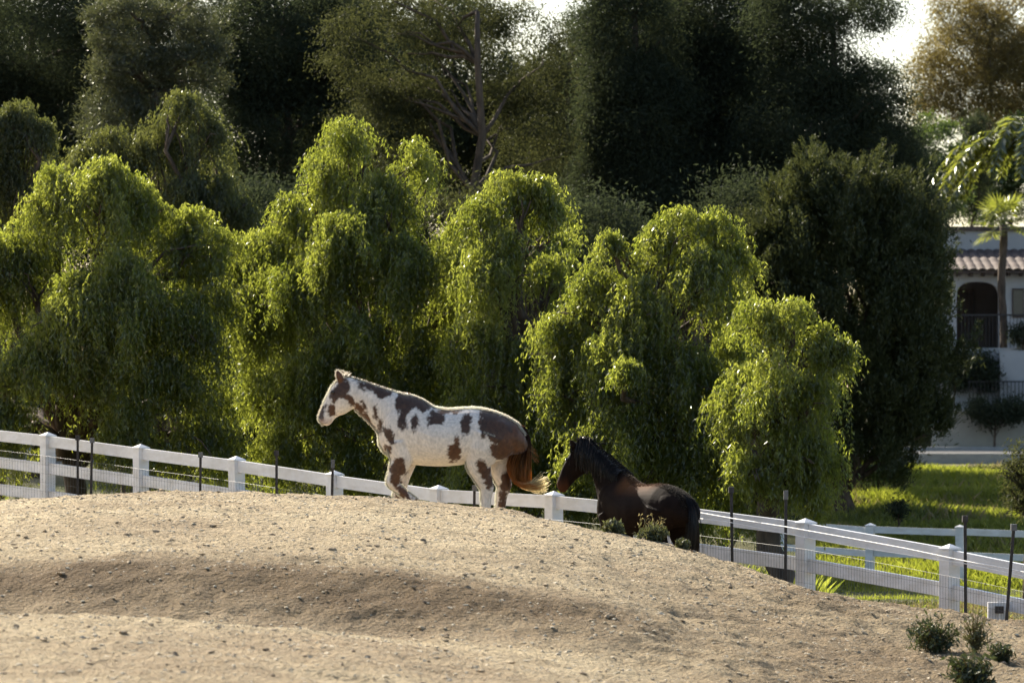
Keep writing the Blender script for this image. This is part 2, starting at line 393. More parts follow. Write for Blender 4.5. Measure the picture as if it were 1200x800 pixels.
xs = axis(np.arange(-6, 6, 0.035), np.concatenate([np.arange(-14, 14, 0.25), np.arange(-40, 40, 2.0), [-300, -220, -150, -90, -60, 60, 90, 150, 220, 300]]))
ys = axis(np.arange(19, 44, 0.045), np.concatenate([np.arange(44, 56, 0.15), np.arange(8, 19, 0.5), np.arange(56, 110, 0.8), np.arange(110, 200, 5.0), [-20, -5, 3, 250, 320, 400]]))
XX, YY = np.meshgrid(xs, ys, indexing='ij')
ZZ = hfull(XX, YY)
ZZ[YY < 8] = hbase(XX, np.full_like(XX, 8.0))[YY < 8]
nx, ny = XX.shape
idx = np.arange(nx * ny).reshape(nx, ny)
Fg = np.stack([idx[:-1, :-1], idx[1:, :-1], idx[1:, 1:], idx[:-1, 1:]], -1).reshape(-1, 4)
PXg = 600 + F * XX / np.maximum(YY, 1)
green = (1 - inside(XX, YY)) * (0.75 + 0.25 * vnoise(XX * 0.6, YY * 0.6, 21))
brown_shade = np.clip(0.1 * (1 - sstep(30, 36, YY + 1.2 * vnoise(XX * .5, YY * .5, 64))) * sstep(26, 28, YY) + sstep(600, 1050, PXg) * (0.62 + 0.25 * vnoise(XX * .9, YY * .5, 62)) * (YY < 60) + (0.95 + 0.2 * vnoise(XX * 2, YY * 2, 63)) * np.exp(-((YY - 29.0 - 0.35 * vnoise(XX * .8, YY * .8, 61)) / 1.1) ** 2) * (1 - sstep(600, 900, PXg)), 0, 1)  # bank and lower slope: shade painted over churned earth; right side: browner earth
g = mesh_np('ground', np.stack([XX, YY, ZZ], -1).reshape(-1, 3), Fg, M['ground'], attrs={'green': green.ravel(), 'brown_shade': brown_shade.ravel()}, smooth=True)
tag(g, 'sandy dirt paddock mound running into grassy ground behind the fences', 'ground', kind='structure')

# loose clods, pebbles and chips over the dirt (uncountable)
ico = bpy.data.meshes.new('tmp')
import bmesh
bm = bmesh.new(); bmesh.ops.create_icosphere(bm, subdivisions=1, radius=1.0); bm.to_mesh(ico); bm.free()
iv = np.array([v.co[:] for v in ico.vertices]); ifc = np.array([p.vertices[:] for p in ico.polygons]); bpy.data.meshes.remove(ico)


def clods(name, n, smin, smax, mat, label, seed, pxr=(-60, 1260), flat=0.6):
    r = np.random.default_rng(seed)
    Y = 20 + 22.5 * r.random(n) ** 0.8; px = r.uniform(*pxr, n); X = (px - 600) / F * Y
    keep = inside(X, Y) > 0.9; X = X[keep]; Y = Y[keep]; n = len(X)
    Z = hfull(X, Y); s = smin + (smax - smin) * r.random(n) ** 7
    D = 1 + 0.28 * r.standard_normal((n, len(iv), 1))
    ang = r.uniform(0, 6.28, n); c, sn = np.cos(ang)[:, None], np.sin(ang)[:, None]
    st = r.uniform(0.7, 1.7, (n, 1))
    L_ = iv[None] * D * s[:, None, None]
    x = L_[..., 0] * st; y = L_[..., 1]; z = L_[..., 2] * flat
    V = np.stack([x * c - y * sn + X[:, None], x * sn + y * c + Y[:, None], z + Z[:, None] + s[:, None] * 0.2], -1).reshape(-1, 3)
    Fc = (ifc[None] + (np.arange(n) * len(iv))[:, None, None]).reshape(-1, 3)
    o = mesh_np(name, V, Fc, mat); tag(o, label, 'dirt', kind='stuff'); return o


clods('earth_clods', 8000, 0.004, 0.02, M['clod'], 'loose dark earth clods strewn over the dirt mound', 31)
M['chip'] = simple('pale_wood_chip', (0.55, 0.47, 0.34), 0.85, 0.2, 8)
clods('pale_chips', 42000, 0.003, 0.014, M['chip'], 'pale straw chips scattered over the sunlit dirt', 32, flat=0.45)

# ------------------------------------------------------------------ foliage helpers
def leaves(C, A, L_, W, r, flop=None):
    """diamond leaves: centres C, axes A (unit), lengths L_, widths W"""
    n = len(C); rv = r.standard_normal((n, 3)) if flop is None else flop
    S = unit(np.cross(A, rv)); Lh = (L_ / 2)[:, None]; Wh = (W / 2)[:, None]
    V = np.stack([C - A * Lh, C + S * Wh - A * Lh * 0.1, C + A * Lh, C - S * Wh - A * Lh * 0.1], 1).reshape(-1, 3)
    return V, np.arange(4 * n).reshape(-1, 4)


def tinted(n, r): return np.repeat(np.clip(r.beta(2, 2.4, n), 0, 1), 4)


def limb_mesh(mb, a, b, r0, r1, sag=0.15, n=6, seed=0, sides=6, wob=0.035):
    r = np.random.default_rng(seed); a = np.array(a, float); b = np.array(b, float)
    t = np.linspace(0, 1, n)[:, None]; L_ = np.linalg.norm(b - a)
    pts = a + (b - a) * t; pts[:, 2] += (np.sin(t[:, 0] * np.pi)) * sag * L_
    pts[1:-1] += r.standard_normal((n - 2, 3)) * wob * L_
    mb.tube(pts, np.linspace(r0, r1, n), sides)
    return pts


def weeping_tree(name, label, Y, base_px, domes, seed, mat='pepper', dens=1.0, lean=0, trunk_r=0.16, group=None, hang_k=1.0, thin=1.0, thick=1.0):
    r = np.random.default_rng(seed)
    bx = (base_px - 600) / F * Y; bz = float(hbase(bx, Y))
    root = empty(name, (bx, Y, bz)); tag(root, label, 'tree', group)
    o = np.array([bx, Y, bz])
    Vs, Fs, Ts, n0 = [], [], [], 0
    mb = MB()
    top = np.array([bx + lean, Y, bz + 1.5]); limb_mesh(mb, (bx, Y, bz - 0.25), top, trunk_r, trunk_r * 0.75, 0.0, 6, seed, 10)
    back = [(d[0] + r.uniform(-14, 14), d[1] + r.uniform(26, 60), d[2] * 0.85, d[3], dy_) for d in domes if d[3] > 60 and r.random() < thick for dy_ in ((1.5,) if r.random() < 0.5 else (1.3, 2.4))]
    for kdx, d in enumerate(list(domes) + back):
        px, pt, rp, hang = d[:4]; dy = d[4] if len(d) > 4 else 0.0
        Yd = Y + dy; m = Yd / F; c = P(px, pt, Yd); rad = rp * m; hang_m = hang * m * hang_k
        tip = c + np.array([0, 0, -0.85 * rad])
        pts = limb_mesh(mb, top + r.standard_normal(3) * 0.08, tip, 0.075, 0.02, 0.12, 7, seed * 31 + kdx, 6)
        for q in range(5):                                             # twigs spreading under the dome
            a = r.uniform(0, 6.28); e = c + np.array([math.cos(a) * rad * 0.8, math.sin(a) * rad * 0.8, -0.95 * rad])
            limb_mesh(mb, pts[4 + (q % 2)], e, 0.018, 0.006, 0.15, 5, seed * 7 + kdx * 11 + q, 4)
        # arching sprays reach out from the limb end; strands hang along each spray
        nt_ = max(6, int(11 * (rad / 0.5) ** 1.4)); ph = np.arange(nt_) * 2.39996 + r.uniform(0, 6.28) + 0.35 * r.standard_normal(nt_)
        reach = rad * np.sqrt((np.arange(nt_) + 0.7) / nt_) * r.uniform(0.75, 1.3, nt_); zoff = rad * r.uniform(-0.75, 0.15, nt_) - 0.3 * reach
        zoff[0] = -0.05 * rad; rise = r.uniform(0.1, 0.42, nt_); dip = r.uniform(0.25, 0.6, nt_)
        tlen = r.uniform(0.35, 1.3, nt_); ttint = r.uniform(-0.22, 0.22, nt_); tw = r.uniform(0.4, 1.4, nt_) * (0.4 + reach / rad)
        ns = int(62 * dens * (1 if rad < 0.3 else (rad / 0.5) ** 0.5)) * nt_
        ti = r.choice(nt_, ns, p=tw / tw.sum()); sa = r.random(ns) ** 0.8; rr_ = reach[ti]
        dirh = np.stack([np.cos(ph[ti]), np.sin(ph[ti]), np.zeros(ns)], -1)
        st = c + dirh * (rr_ * sa)[:, None]; st[:, 2] += zoff[ti] + rr_ * (rise[ti] * np.sin(np.pi * np.minimum(1, sa * 1.15)) - dip[ti] * sa ** 2)
        st += r.standard_normal((ns, 3)) * (0.05 + 0.05 * rad) * np.array([1, 1, 0.55])
        out = unit(dirh + 0.7 * r.standard_normal((ns, 3)) * [1, 1, 0])
        L_ = hang_m * r.uniform(0.16, 0.66, ns) * tlen[ti] * (1.1 - 0.45 * sa) * r.choice([0.6, 1.0, 1.2], ns, p=[.35, .5, .15])
        L_ = np.maximum(L_, 0.16)
        K = np.maximum(3, (L_ / 0.034).astype(int)); tot = K.sum()
        si = np.repeat(np.arange(ns), K); k0 = np.repeat(np.cumsum(K) - K, K); t = (np.arange(tot) - k0 + r.random(tot)) / K[si]
        sway = r.standard_normal((ns, 3)) * [0.09, 0.09, 0]
        spread = 0.02 + 0.13 * r.random(ns)
        pos = st[si] + out[si] * (spread[si] * (1 - np.exp(-3.2 * t * L_[si])))[:, None] * 1.2
        pos += sway[si] * (t ** 2)[:, None]
        pos[:, 2] += 0.09 * (1 - np.exp(-4 * t)) * (1 - t) - L_[si] * t ** 1.15
        for side in (-1, 1):
            A = np.stack([r.standard_normal(tot) * 0.5, r.standard_normal(tot) * 0.5, -0.7 - 0.5 * r.random(tot)], -1)
            A += side * 0.28 * np.cross(out[si], [0, 0, 1.0]); A = unit(A)
            LL = r.uniform(0.035, 0.075, tot); C = pos + A * LL[:, None] * 0.45
            V, Fq = leaves(C, A, LL, LL * 0.22 * thin, r)
            Vs.append(V); Fs.append(Fq + n0); n0 += len(V); Ts.append(np.repeat(np.clip(r.beta(2, 2.4, tot) + ttint[ti[si]], 0, 1), 4))
    t_ = mb.build('trunk', M['bark'], root, smooth=True); t_.location = -o
    cr = mesh_np('crown', np.concatenate(Vs), np.concatenate(Fs), M[mat], root, attrs={'tint': np.concatenate(Ts)}); cr.location = -o
    return root, n0 // 4


def clump_tree(name, label, Y, base_px, blobs, seed, mat, n_cl=160, n_leaf=110, cl_r=(0.3, 0.6), leaf=(0.12, 0.22), aspect=0.22, depth=1.0,
               droop=0.0, up=0.0, trunk=None, bark='bark', trunk_r=0.2, cat='tree', group=None, base_y=None, limbs=14, shell=0.55, part='crown', fork=False, tdy=0.0):
    """crown of leaf clumps spread through ellipsoids given in photo pixels (px, py, rx, ry) at distance Y"""
    r = np.random.default_rng(seed); m = Y / F
    bx = (base_px - 600) / F * Y; bz = float(hbase(bx, Y)) if base_y is None else float(zray(base_y, Y))
    root = empty(name, (bx, Y, bz)); tag(root, label, cat, group); o = np.array([bx, Y, bz])
    ar = np.array([b[2] * b[3] for b in blobs], float); bi = r.choice(len(blobs), n_cl, p=ar / ar.sum())
    B = np.array(blobs, float)[bi]
    d = unit(r.standard_normal((n_cl, 3))); rr = r.random(n_cl) ** (1 / 3) * (1 - shell) + shell * r.uniform(0.75, 1.0, n_cl)
    c = np.stack([(B[:, 0] - 600) / F * Y, np.full(n_cl, Y), zray(B[:, 1], Y)], -1)
    c += d * rr[:, None] * np.stack([B[:, 2] * m, B[:, 2] * m * depth, B[:, 3] * m], -1)
    R_ = r.uniform(*cl_r, n_cl)
    ci = np.repeat(np.arange(n_cl), n_leaf); n = len(ci)
    off = r.standard_normal((n, 3)); off *= (R_[ci] / 1.9)[:, None] * [1, 1, 0.72]
    if droop: off[:, 2] -= droop * np.linalg.norm(off[:, :2], axis=1)
    if up: off[:, 2] += up * r.random(n) * R_[ci]
    C = c[ci] + off
    A = r.standard_normal((n, 3)) + [0, 0, -droop * 2.2 + up * 2.2]; A = unit(A + unit(off) * 0.6)
    LL = r.uniform(*leaf, n); V, Fq = leaves(C, A, LL, LL * aspect, r)
    mb = MB(); zt = c[:, 2].max()
    cx = np.average(B[:, 0]); axis_top = np.array([(cx - 600) / F * Y, Y, zt - 0.1 * (zt - bz)])
    if trunk is not None: axis_top = P(*trunk, Y)
    axis_top = axis_top + [0, tdy, 0]
    tp = limb_mesh(mb, (bx, Y + tdy, bz - 0.3), axis_top, trunk_r, trunk_r * 0.3, 0.0, 9, seed, 9, 0.008)
    for q in r.choice(n_cl, min(limbs, n_cl), replace=False):
        zz = c[q, 2] - (1.1 if fork else 0.85) * np.linalg.norm(c[q, :2] - tp[-1, :2]) - 0.3
        kk = int(np.clip(np.searchsorted(tp[:, 2], zz), 1, len(tp) - 1)); limb_mesh(mb, tp[kk], c[q] + ([0, 0, 0.35] if fork else [0, 0, 0]), trunk_r * (0.16 if fork else 0.3), 0.012, -0.03 if fork else 0.08, 6, seed * 13 + int(q), 5)
    t_ = mb.build('trunk', M[bark], root, smooth=True); t_.location = -o
    cr = mesh_np(part, V, Fq, M[mat], root, attrs={'tint': tinted(n, r)}); cr.location = -o
    return root


# ------------------------------------------------------------------ the weeping trees behind the fence
GW = 'weeping trees in a row behind the white fence'
weeping_tree('pepper_tree', 'wide weeping tree over the left end of the white fence', 57, 75,
             [(62, 198, 42, 170), (120, 190, 55, 190, -.3), (165, 205, 42, 170), (28, 272, 52, 190), (-25, 260, 60, 210), (215, 245, 45, 180, -.2), (258, 268, 34, 150, -.3),
              (150, 300, 66, 190, -1), (85, 320, 66, 190, -1.2), (222, 345, 58, 150, -.8), (265, 340, 30, 120, -.3), (195, 425, 60, 90, -1.1), (35, 400, 56, 100, -1.2), (-30, 390, 60, 110, -.8), (120, 415, 55, 80, -1.2), (250, 440, 40, 80, -.6), (155, 478, 55, 120, -1.2), (245, 492, 50, 120, -1.1), (-10, 465, 55, 130, -1.2)], 101, group=GW, lean=0.1, thick=0.1)
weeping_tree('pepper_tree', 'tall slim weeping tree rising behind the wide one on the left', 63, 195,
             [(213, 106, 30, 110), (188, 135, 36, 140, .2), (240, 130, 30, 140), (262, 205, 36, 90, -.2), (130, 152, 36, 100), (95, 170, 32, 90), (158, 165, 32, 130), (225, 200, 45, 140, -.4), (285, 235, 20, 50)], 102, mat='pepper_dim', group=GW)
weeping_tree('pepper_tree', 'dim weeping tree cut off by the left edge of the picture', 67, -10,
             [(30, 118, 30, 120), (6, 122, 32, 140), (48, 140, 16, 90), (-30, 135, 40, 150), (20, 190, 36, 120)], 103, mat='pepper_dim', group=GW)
weeping_tree('pepper_tree', 'tallest weeping tree, its double top rising above the spotted horse\'s head', 58, 420,
             [(408, 138, 38, 130), (378, 182, 38, 150), (345, 228, 34, 150), (490, 164, 32, 100), (445, 205, 48, 190, -.4), (312, 272, 38, 190), (400, 250, 58, 200, -.8), (340, 310, 52, 200, -.8), (526, 268, 33, 140, -.4),
              (480, 275, 52, 200, -.9), (420, 370, 66, 150, -1.2), (350, 415, 56, 110, -1), (290, 335, 42, 160, -.3), (498, 385, 56, 140, -1), (300, 440, 40, 80, -.5), (455, 450, 50, 80, -1.2), (380, 470, 50, 60, -1.2), (282, 305, 42, 190), (538, 318, 40, 180), (525, 400, 45, 150, -.3), (325, 500, 50, 110, -1.2), (405, 512, 55, 100, -1.2), (482, 508, 50, 110, -1.2)], 104, group=GW, thick=0.25)
weeping_tree('pepper_tree', 'narrow weeping tree with a dark trunk, directly above the spotted horse\'s back', 55.5, 628,
             [(598, 202, 36, 110), (560, 228, 36, 130), (646, 228, 29, 80), (625, 205, 25, 90), (588, 275, 50, 160, -.5), (640, 300, 30, 120, .4), (560, 360, 42, 140, -.4), (612, 400, 55, 150, -.5), (560, 450, 40, 90, -.4), (640, 460, 50, 110, -.3), (560, 522, 45, 100, -.8), (640, 535, 50, 100, -.8)], 105, group=GW, lean=-0.1, thick=0.7)
weeping_tree('pepper_tree', 'broad weeping tree with a rounded crown, right behind the dark horse', 53.5, 765,
             [(790, 245, 34, 120), (838, 243, 30, 100), (763, 268, 34, 120), (716, 274, 13, 34), (700, 302, 36, 110), (860, 288, 22, 80), (820, 295, 46, 180, -.5), (752, 322, 50, 180, -.6), (678, 332, 36, 140), (720, 390, 55, 150, -.8),
              (800, 400, 60, 150, -.8), (862, 395, 40, 150), (660, 420, 46, 130), (735, 475, 55, 100, -1), (835, 475, 55, 110, -1), (690, 505, 45, 80, -.6), (790, 520, 50, 70, -1), (735, 425, 12, 36, -1.5), (655, 372, 45, 160)], 106, group=GW)
weeping_tree('pepper_tree', 'lowest weeping tree, its end curtain drooping beside the sunlit grass', 51, 905,
             [(930, 350, 34, 100), (896, 356, 30, 120), (965, 380, 28, 100), (983, 398, 14, 60), (900, 420, 48, 140, -.4), (950, 440, 34, 110, -.3), (962, 510, 22, 76, -.2), (920, 500, 45, 90, -.4), (875, 520, 45, 70, -.5), (945, 540, 22, 56, -.2), (862, 432, 45, 150, .2)], 107, group=GW)

# ------------------------------------------------------------------ big background trees
GB = 'tall trees far behind'
clump_tree('pine_tree', 'very dark dense pine filling the upper left corner', 96, 40, [(40, 40, 120, 90), (-40, 150, 100, 120), (130, 130, 95, 110), (50, 210, 130, 70), (110, 20, 70, 50)], 201, 'pine', 620, 380, (0.35, 0.75), (0.07, 0.14), 0.18, group=GB)
clump_tree('pine_tree', 'grey green pine with sunlit brushy tips, beside the very dark corner pine', 90, 190, [(240, 0, 30, 24), (215, 32, 44, 18), (254, 54, 20, 12), (205, 72, 48, 18), (240, 96, 26, 12), (150, 30, 48, 40), (160, 85, 50, 30), (185, 120, 44, 22), (140, 140, 50, 30)], 202, 'pine_grey', 300, 230, (0.16, 0.36), (0.06, 0.12), 0.16, up=0.3, group=GB)
clump_tree('pine_tree', 'dark round topped tree in the gap between the two tallest weeping trees', 102, 330, [(320, 50, 80, 80), (330, 170, 85, 100), (390, 50, 60, 70), (330, 270, 80, 70), (280, 90, 40, 60)], 203, 'pine', 500, 360, (0.35, 0.7), (0.07, 0.14), 0.22, group=GB)
clump_tree('gum_tree', 'tall airy gum tree with a straight dark trunk and olive foliage', 95, 552, [(450, 55, 75, 70), (530, 20, 80, 45), (605, 60, 60, 70), (445, 145, 60, 60), (500, 120, 30, 40), (622, 160, 48, 70), (490, 205, 44, 40), (610, 240, 36, 40)], 204, 'gum', 360, 210, (0.22, 0.5), (0.05, 0.1), 0.28, droop=0.35, trunk=(560, 20), trunk_r=0.17, tdy=-1.3, limbs=26, group=GB)
clump_tree('gum_tree', 'loose olive tree between the straight trunked gum and the dark conifers', 104, 665, [(640, 130, 40, 80), (685, 90, 45, 90), (690, 190, 50, 70), (650, 240, 60, 50)], 205, 'gum', 250, 210, (0.22, 0.5), (0.05, 0.1), 0.28, droop=0.3, limbs=20, group=GB)
clump_tree('conifer', 'dark grey green conifer left of the three at the top of the picture', 98, 745, [(735, 40, 55, 90), (750, 140, 65, 90), (760, 240, 80, 70), (715, 200, 40, 80)], 206, 'pine', 480, 360, (0.35, 0.7), (0.07, 0.14), 0.2, droop=0.3, group=GB)
clump_tree('conifer', 'broadest dark conifer rising straight above the broad weeping tree', 100, 845, [(840, 30, 75, 70), (850, 120, 80, 90), (850, 220, 90, 80), (800, 80, 50, 70)], 207, 'pine', 540, 360, (0.35, 0.7), (0.07, 0.14), 0.2, droop=0.3, group=GB)
clump_tree('conifer', 'dark conifer whose ragged branches stand against the white sky', 97, 960, [(935, 20, 60, 45), (1005, 12, 46, 22), (960, 80, 60, 40), (1010, 110, 50, 40), (940, 160, 70, 60), (1020, 190, 60, 60), (990, 250, 80, 60), (930, 240, 60, 60), (1055, 240, 40, 50)], 208, 'pine', 560, 330, (0.28, 0.6), (0.07, 0.13), 0.2, droop=0.25, limbs=24, group=GB)
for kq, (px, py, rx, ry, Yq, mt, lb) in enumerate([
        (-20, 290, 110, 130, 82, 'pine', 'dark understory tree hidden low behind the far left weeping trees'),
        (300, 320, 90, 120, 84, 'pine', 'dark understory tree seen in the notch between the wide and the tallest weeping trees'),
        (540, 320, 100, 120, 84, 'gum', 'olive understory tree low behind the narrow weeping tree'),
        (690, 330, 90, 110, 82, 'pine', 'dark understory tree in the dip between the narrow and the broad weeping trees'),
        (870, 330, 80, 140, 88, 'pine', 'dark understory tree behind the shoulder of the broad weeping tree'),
        (875, 300, 92, 140, 98, 'pine', 'tall dark tree added unseen behind the great juniper to shade the grass'),  # extra tree put in to cast shade on the grass bank
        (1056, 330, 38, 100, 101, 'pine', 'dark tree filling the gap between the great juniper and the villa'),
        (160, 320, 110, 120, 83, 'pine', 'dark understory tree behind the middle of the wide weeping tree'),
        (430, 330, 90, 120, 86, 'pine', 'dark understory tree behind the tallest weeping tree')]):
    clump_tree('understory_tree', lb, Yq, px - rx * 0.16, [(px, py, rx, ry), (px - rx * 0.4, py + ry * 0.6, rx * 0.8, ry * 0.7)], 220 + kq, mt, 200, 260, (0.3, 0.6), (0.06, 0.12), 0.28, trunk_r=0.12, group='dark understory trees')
for kq, (px, py, rx, ry, Yq, mt, lb) in enumerate([
        (-10, 130, 120, 150, 118, 'pine', 'distant dark tree behind the corner pine'),
        (-115, 150, 120, 170, 104, 'pine', 'distant dark tree only just showing at the left edge'),
        (160, 110, 100, 150, 122, 'pine', 'distant dark tree filling the gap behind the sunlit brushy pine'),
        (400, 105, 100, 140, 120, 'pine', 'distant dark tree left of the straight gum trunk'),
        (530, 115, 90, 130, 124, 'pine', 'distant dark tree directly behind the straight gum trunk'),
        (645, 190, 80, 120, 122, 'gum', 'distant olive tree below the narrow gap of sky'),
        (770, 120, 110, 150, 125, 'pine', 'distant dark tree behind the left and broadest conifers'),
        (930, 170, 110, 110, 121, 'pine', 'distant dark tree low behind the ragged conifer'),
        (1030, 230, 60, 90, 126, 'pine', 'distant dark tree low between the ragged conifer and the house')]):
    clump_tree('distant_tree', lb, Yq, px, [(px, py, rx, ry), (px + rx * 0.3, py + ry * 0.5, rx * 0.8, ry * 0.7), (px - rx * 0.4, py + ry * 0.3, rx * 0.6, ry * 0.6)], 250 + kq, mt, 340, 260, (0.4, 0.85), (0.09, 0.17), 0.3, group='distant dark trees')
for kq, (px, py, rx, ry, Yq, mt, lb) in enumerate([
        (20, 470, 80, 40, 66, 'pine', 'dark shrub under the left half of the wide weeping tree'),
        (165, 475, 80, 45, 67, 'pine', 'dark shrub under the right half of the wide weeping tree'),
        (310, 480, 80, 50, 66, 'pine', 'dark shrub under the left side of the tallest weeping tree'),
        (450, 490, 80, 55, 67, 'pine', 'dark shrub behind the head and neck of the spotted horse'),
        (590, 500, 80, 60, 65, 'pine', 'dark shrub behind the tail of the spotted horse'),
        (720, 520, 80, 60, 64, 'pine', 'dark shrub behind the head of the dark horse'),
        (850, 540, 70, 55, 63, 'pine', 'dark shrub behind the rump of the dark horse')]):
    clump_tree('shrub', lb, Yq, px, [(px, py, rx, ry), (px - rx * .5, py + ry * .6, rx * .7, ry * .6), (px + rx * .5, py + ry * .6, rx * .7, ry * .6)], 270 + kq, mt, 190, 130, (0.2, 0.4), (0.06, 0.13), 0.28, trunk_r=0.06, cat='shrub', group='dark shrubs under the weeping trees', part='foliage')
# great juniper
def juniper(Y, base_px, cx, top, bot, rx, seed):
    r = np.random.default_rng(seed); bx = (base_px - 600) / F * Y; bz = float(hbase(bx, Y)); o = np.array([bx, Y, bz]); m = Y / F
    root = empty('juniper', o); tag(root, 'great dark juniper with upright feathery tips, between the weeping trees and the house', 'tree')
    npl = 330; ns = 3300; pt = r.random(npl) ** 0.8; paz = r.uniform(0, 6.28, npl)
    prof = lambda q: I(q, [0, 0.12, 0.35, 0.6, 0.8, 0.93, 1.0], [0.45, 0.85, 1.0, 0.95, 0.8, 0.55, 0.25])
    pr = prof(pt) * rx * m * np.sqrt(r.uniform(0.2, 1.1, npl)); ph = r.uniform(0.3, 1.25, npl)
    pc = np.stack([(cx - 600) / F * Y + np.cos(paz) * pr, Y + np.sin(paz) * pr * 0.8, zray(bot + (top + 18 - bot) * pt, Y)], -1)
    pi = r.integers(0, npl, ns); az = paz[pi] + r.normal(size=ns) * 0.5
    st = pc[pi] + r.standard_normal((ns, 3)) * [0.12, 0.12, 0.18]
    L_ = r.uniform(0.3, 0.75, ns) * ph[pi]; n = 110; si = np.repeat(np.arange(ns), n); u = r.random(ns * n)
    out = unit(np.stack([np.cos(az), np.sin(az), np.zeros(ns)], -1)); tilt = r.uniform(0.1, 0.5, ns)
    dirv = unit(out * tilt[:, None] + [0, 0, 1.0] + 0.15 * r.standard_normal((ns, 3)))
    pos = st[si] + dirv[si] * (u * L_[si])[:, None]
    wdt = 0.10 * (1 - u) + 0.015; off = r.standard_normal((len(u), 3)) * wdt[:, None]; pos += off
    A = unit(dirv[si] + 0.5 * r.standard_normal((len(u), 3)) + unit(off) * 0.5); LL = r.uniform(0.06, 0.13, len(u))
    V, Fq = leaves(pos, A, LL, LL * 0.22, r)
    mb = MB(); limb_mesh(mb, (bx, Y, bz - 0.3), P(cx, (top + bot) / 2, Y), 0.22, 0.08, 0, 7, seed, 9)
    for q in range(16): limb_mesh(mb, P(base_px + r.uniform(-8, 8), bot + 10, Y), st[q * 20] - [0, 0, 0.2], 0.07, 0.02, 0.05, 6, q, 5)
    t_ = mb.build('trunk', M['bark'], root, smooth=True); t_.location = -o
    cr = mesh_np('crown', V, Fq, M['juniper'], root, attrs={'tint': tinted(len(u), r)}); cr.location = -o
juniper(86, 988, 982, 195, 566, 132, 301)

# right-hand background
clump_tree('bare_tree', 'tall thin twigged tree with dry brown leaves at the upper right corner', 172, 1165, [(1135, 55, 66, 55), (1185, 30, 55, 70), (1095, 95, 36, 36), (1170, 105, 60, 36), (1215, 90, 50, 60), (1120, 20, 40, 30), (1100, 130, 36, 26), (1160, 140, 40, 30)], 305, 'dry', 620, 150, (0.35, 0.8), (0.07, 0.14), 0.35, trunk_r=0.16, limbs=150, bark='bark_pale', shell=0.2, trunk=(1160, 40), fork=True)
clump_tree('leafy_tree', 'mid green bushy tree below the dry brown one, above the house roof', 164, 1092, [(1095, 180, 34, 45), (1085, 225, 36, 40), (1110, 215, 26, 40)], 306, 'green', 110, 150, (0.28, 0.5), (0.1, 0.2), 0.35, trunk_r=0.12)
clump_tree('leafy_tree', 'bright green leafy tree behind the feather palm, over the house roof', 168, 1180, [(1165, 215, 30, 36), (1195, 175, 34, 40), (1215, 220, 40, 40), (1150, 245, 26, 20)], 312, 'green', 170, 150, (0.28, 0.55), (0.1, 0.2), 0.35, trunk_r=0.12)
clump_tree('cypress', 'slim black green cypress between the bushy tree and the feather palm', 166, 1141, [(1141, 165, 14, 36), (1141, 210, 17, 50)], 307, 'pine', 110, 120, (0.25, 0.45), (0.08, 0.16), 0.25, up=0.5, trunk_r=0.1)


def frond_palm(Y, cpx, cpy, seed):
    r = np.random.default_rng(seed); m = Y / F; c = P(cpx, cpy, Y); bz = float(hbase(c[0], Y)); o = np.array([c[0], Y, bz])
    root = empty('feather_palm', o); tag(root, 'feather palm with long arching glinting fronds at the right edge', 'palm')
    mb = MB(); mb.tube([(c[0], Y, bz - 0.2), (c[0] + .05, Y, (bz + c[2]) / 2), tuple(c)], [0.2, 0.16, 0.15], 10)
    t_ = mb.build('trunk', M['bark_pale'], root, smooth=True); t_.location = -o
    for q in range(32):
        az = q * 2.39996 + 0.4; el = r.uniform(0.25, 1.15); L_ = r.uniform(2.7, 3.9); K = 32
        t = np.linspace(0, 1, K); h = np.array([math.cos(az), math.sin(az), 0])
        pts = c + h * (L_ * (t * math.cos(el) * 0.95 + 0.0))[:, None]; pts[:, 2] += L_ * (math.sin(el) * t - (0.75 + 0.25 * math.sin(el)) * t ** 2.2)
        mb = MB(); mb.tube(pts, np.linspace(0.025, 0.006, K), 4); o0 = mb.build('frond', M['palm'], root)
        n = 8; T = unit(np.gradient(pts, axis=0)); S = np.cross(T, [0, 0, 1.0]); S = unit(S)
        ii = np.repeat(np.arange(2, K), 2 * n); sd = np.where(np.arange(len(ii)) % 2, 1.0, -1.0)
        base = pts[ii] + T[ii] * (r.random(len(ii)) * L_ / K)[:, None]
        A = unit(S[ii] * sd[:, None] + T[ii] * 0.5 + [0, 0, -0.55] + 0.22 * r.standard_normal((len(ii), 3)))
        LL = r.uniform(0.35, 0.55, len(ii)) * (1 - 0.5 * t[ii]); V, Fq = leaves(base + A * LL[:, None] / 2, A, LL, np.full(len(ii), 0.06), r)
        # leaflets belong to the same frond: join rib and leaflets in one mesh
        rib = o0.data; rv = np.empty(len(rib.vertices) * 3); rib.vertices.foreach_get('co', rv); rv = rv.reshape(-1, 3)
        mb.add(V, Fq); bpy.data.objects.remove(o0); nV = mb.n
        fo = mb.build('frond', M['palm'], root, attrs={'tint': np.concatenate([np.full(nV - len(V), 0.4), tinted(len(ii), r)])}); fo.location = -o


frond_palm(116, 1215, 175, 310)


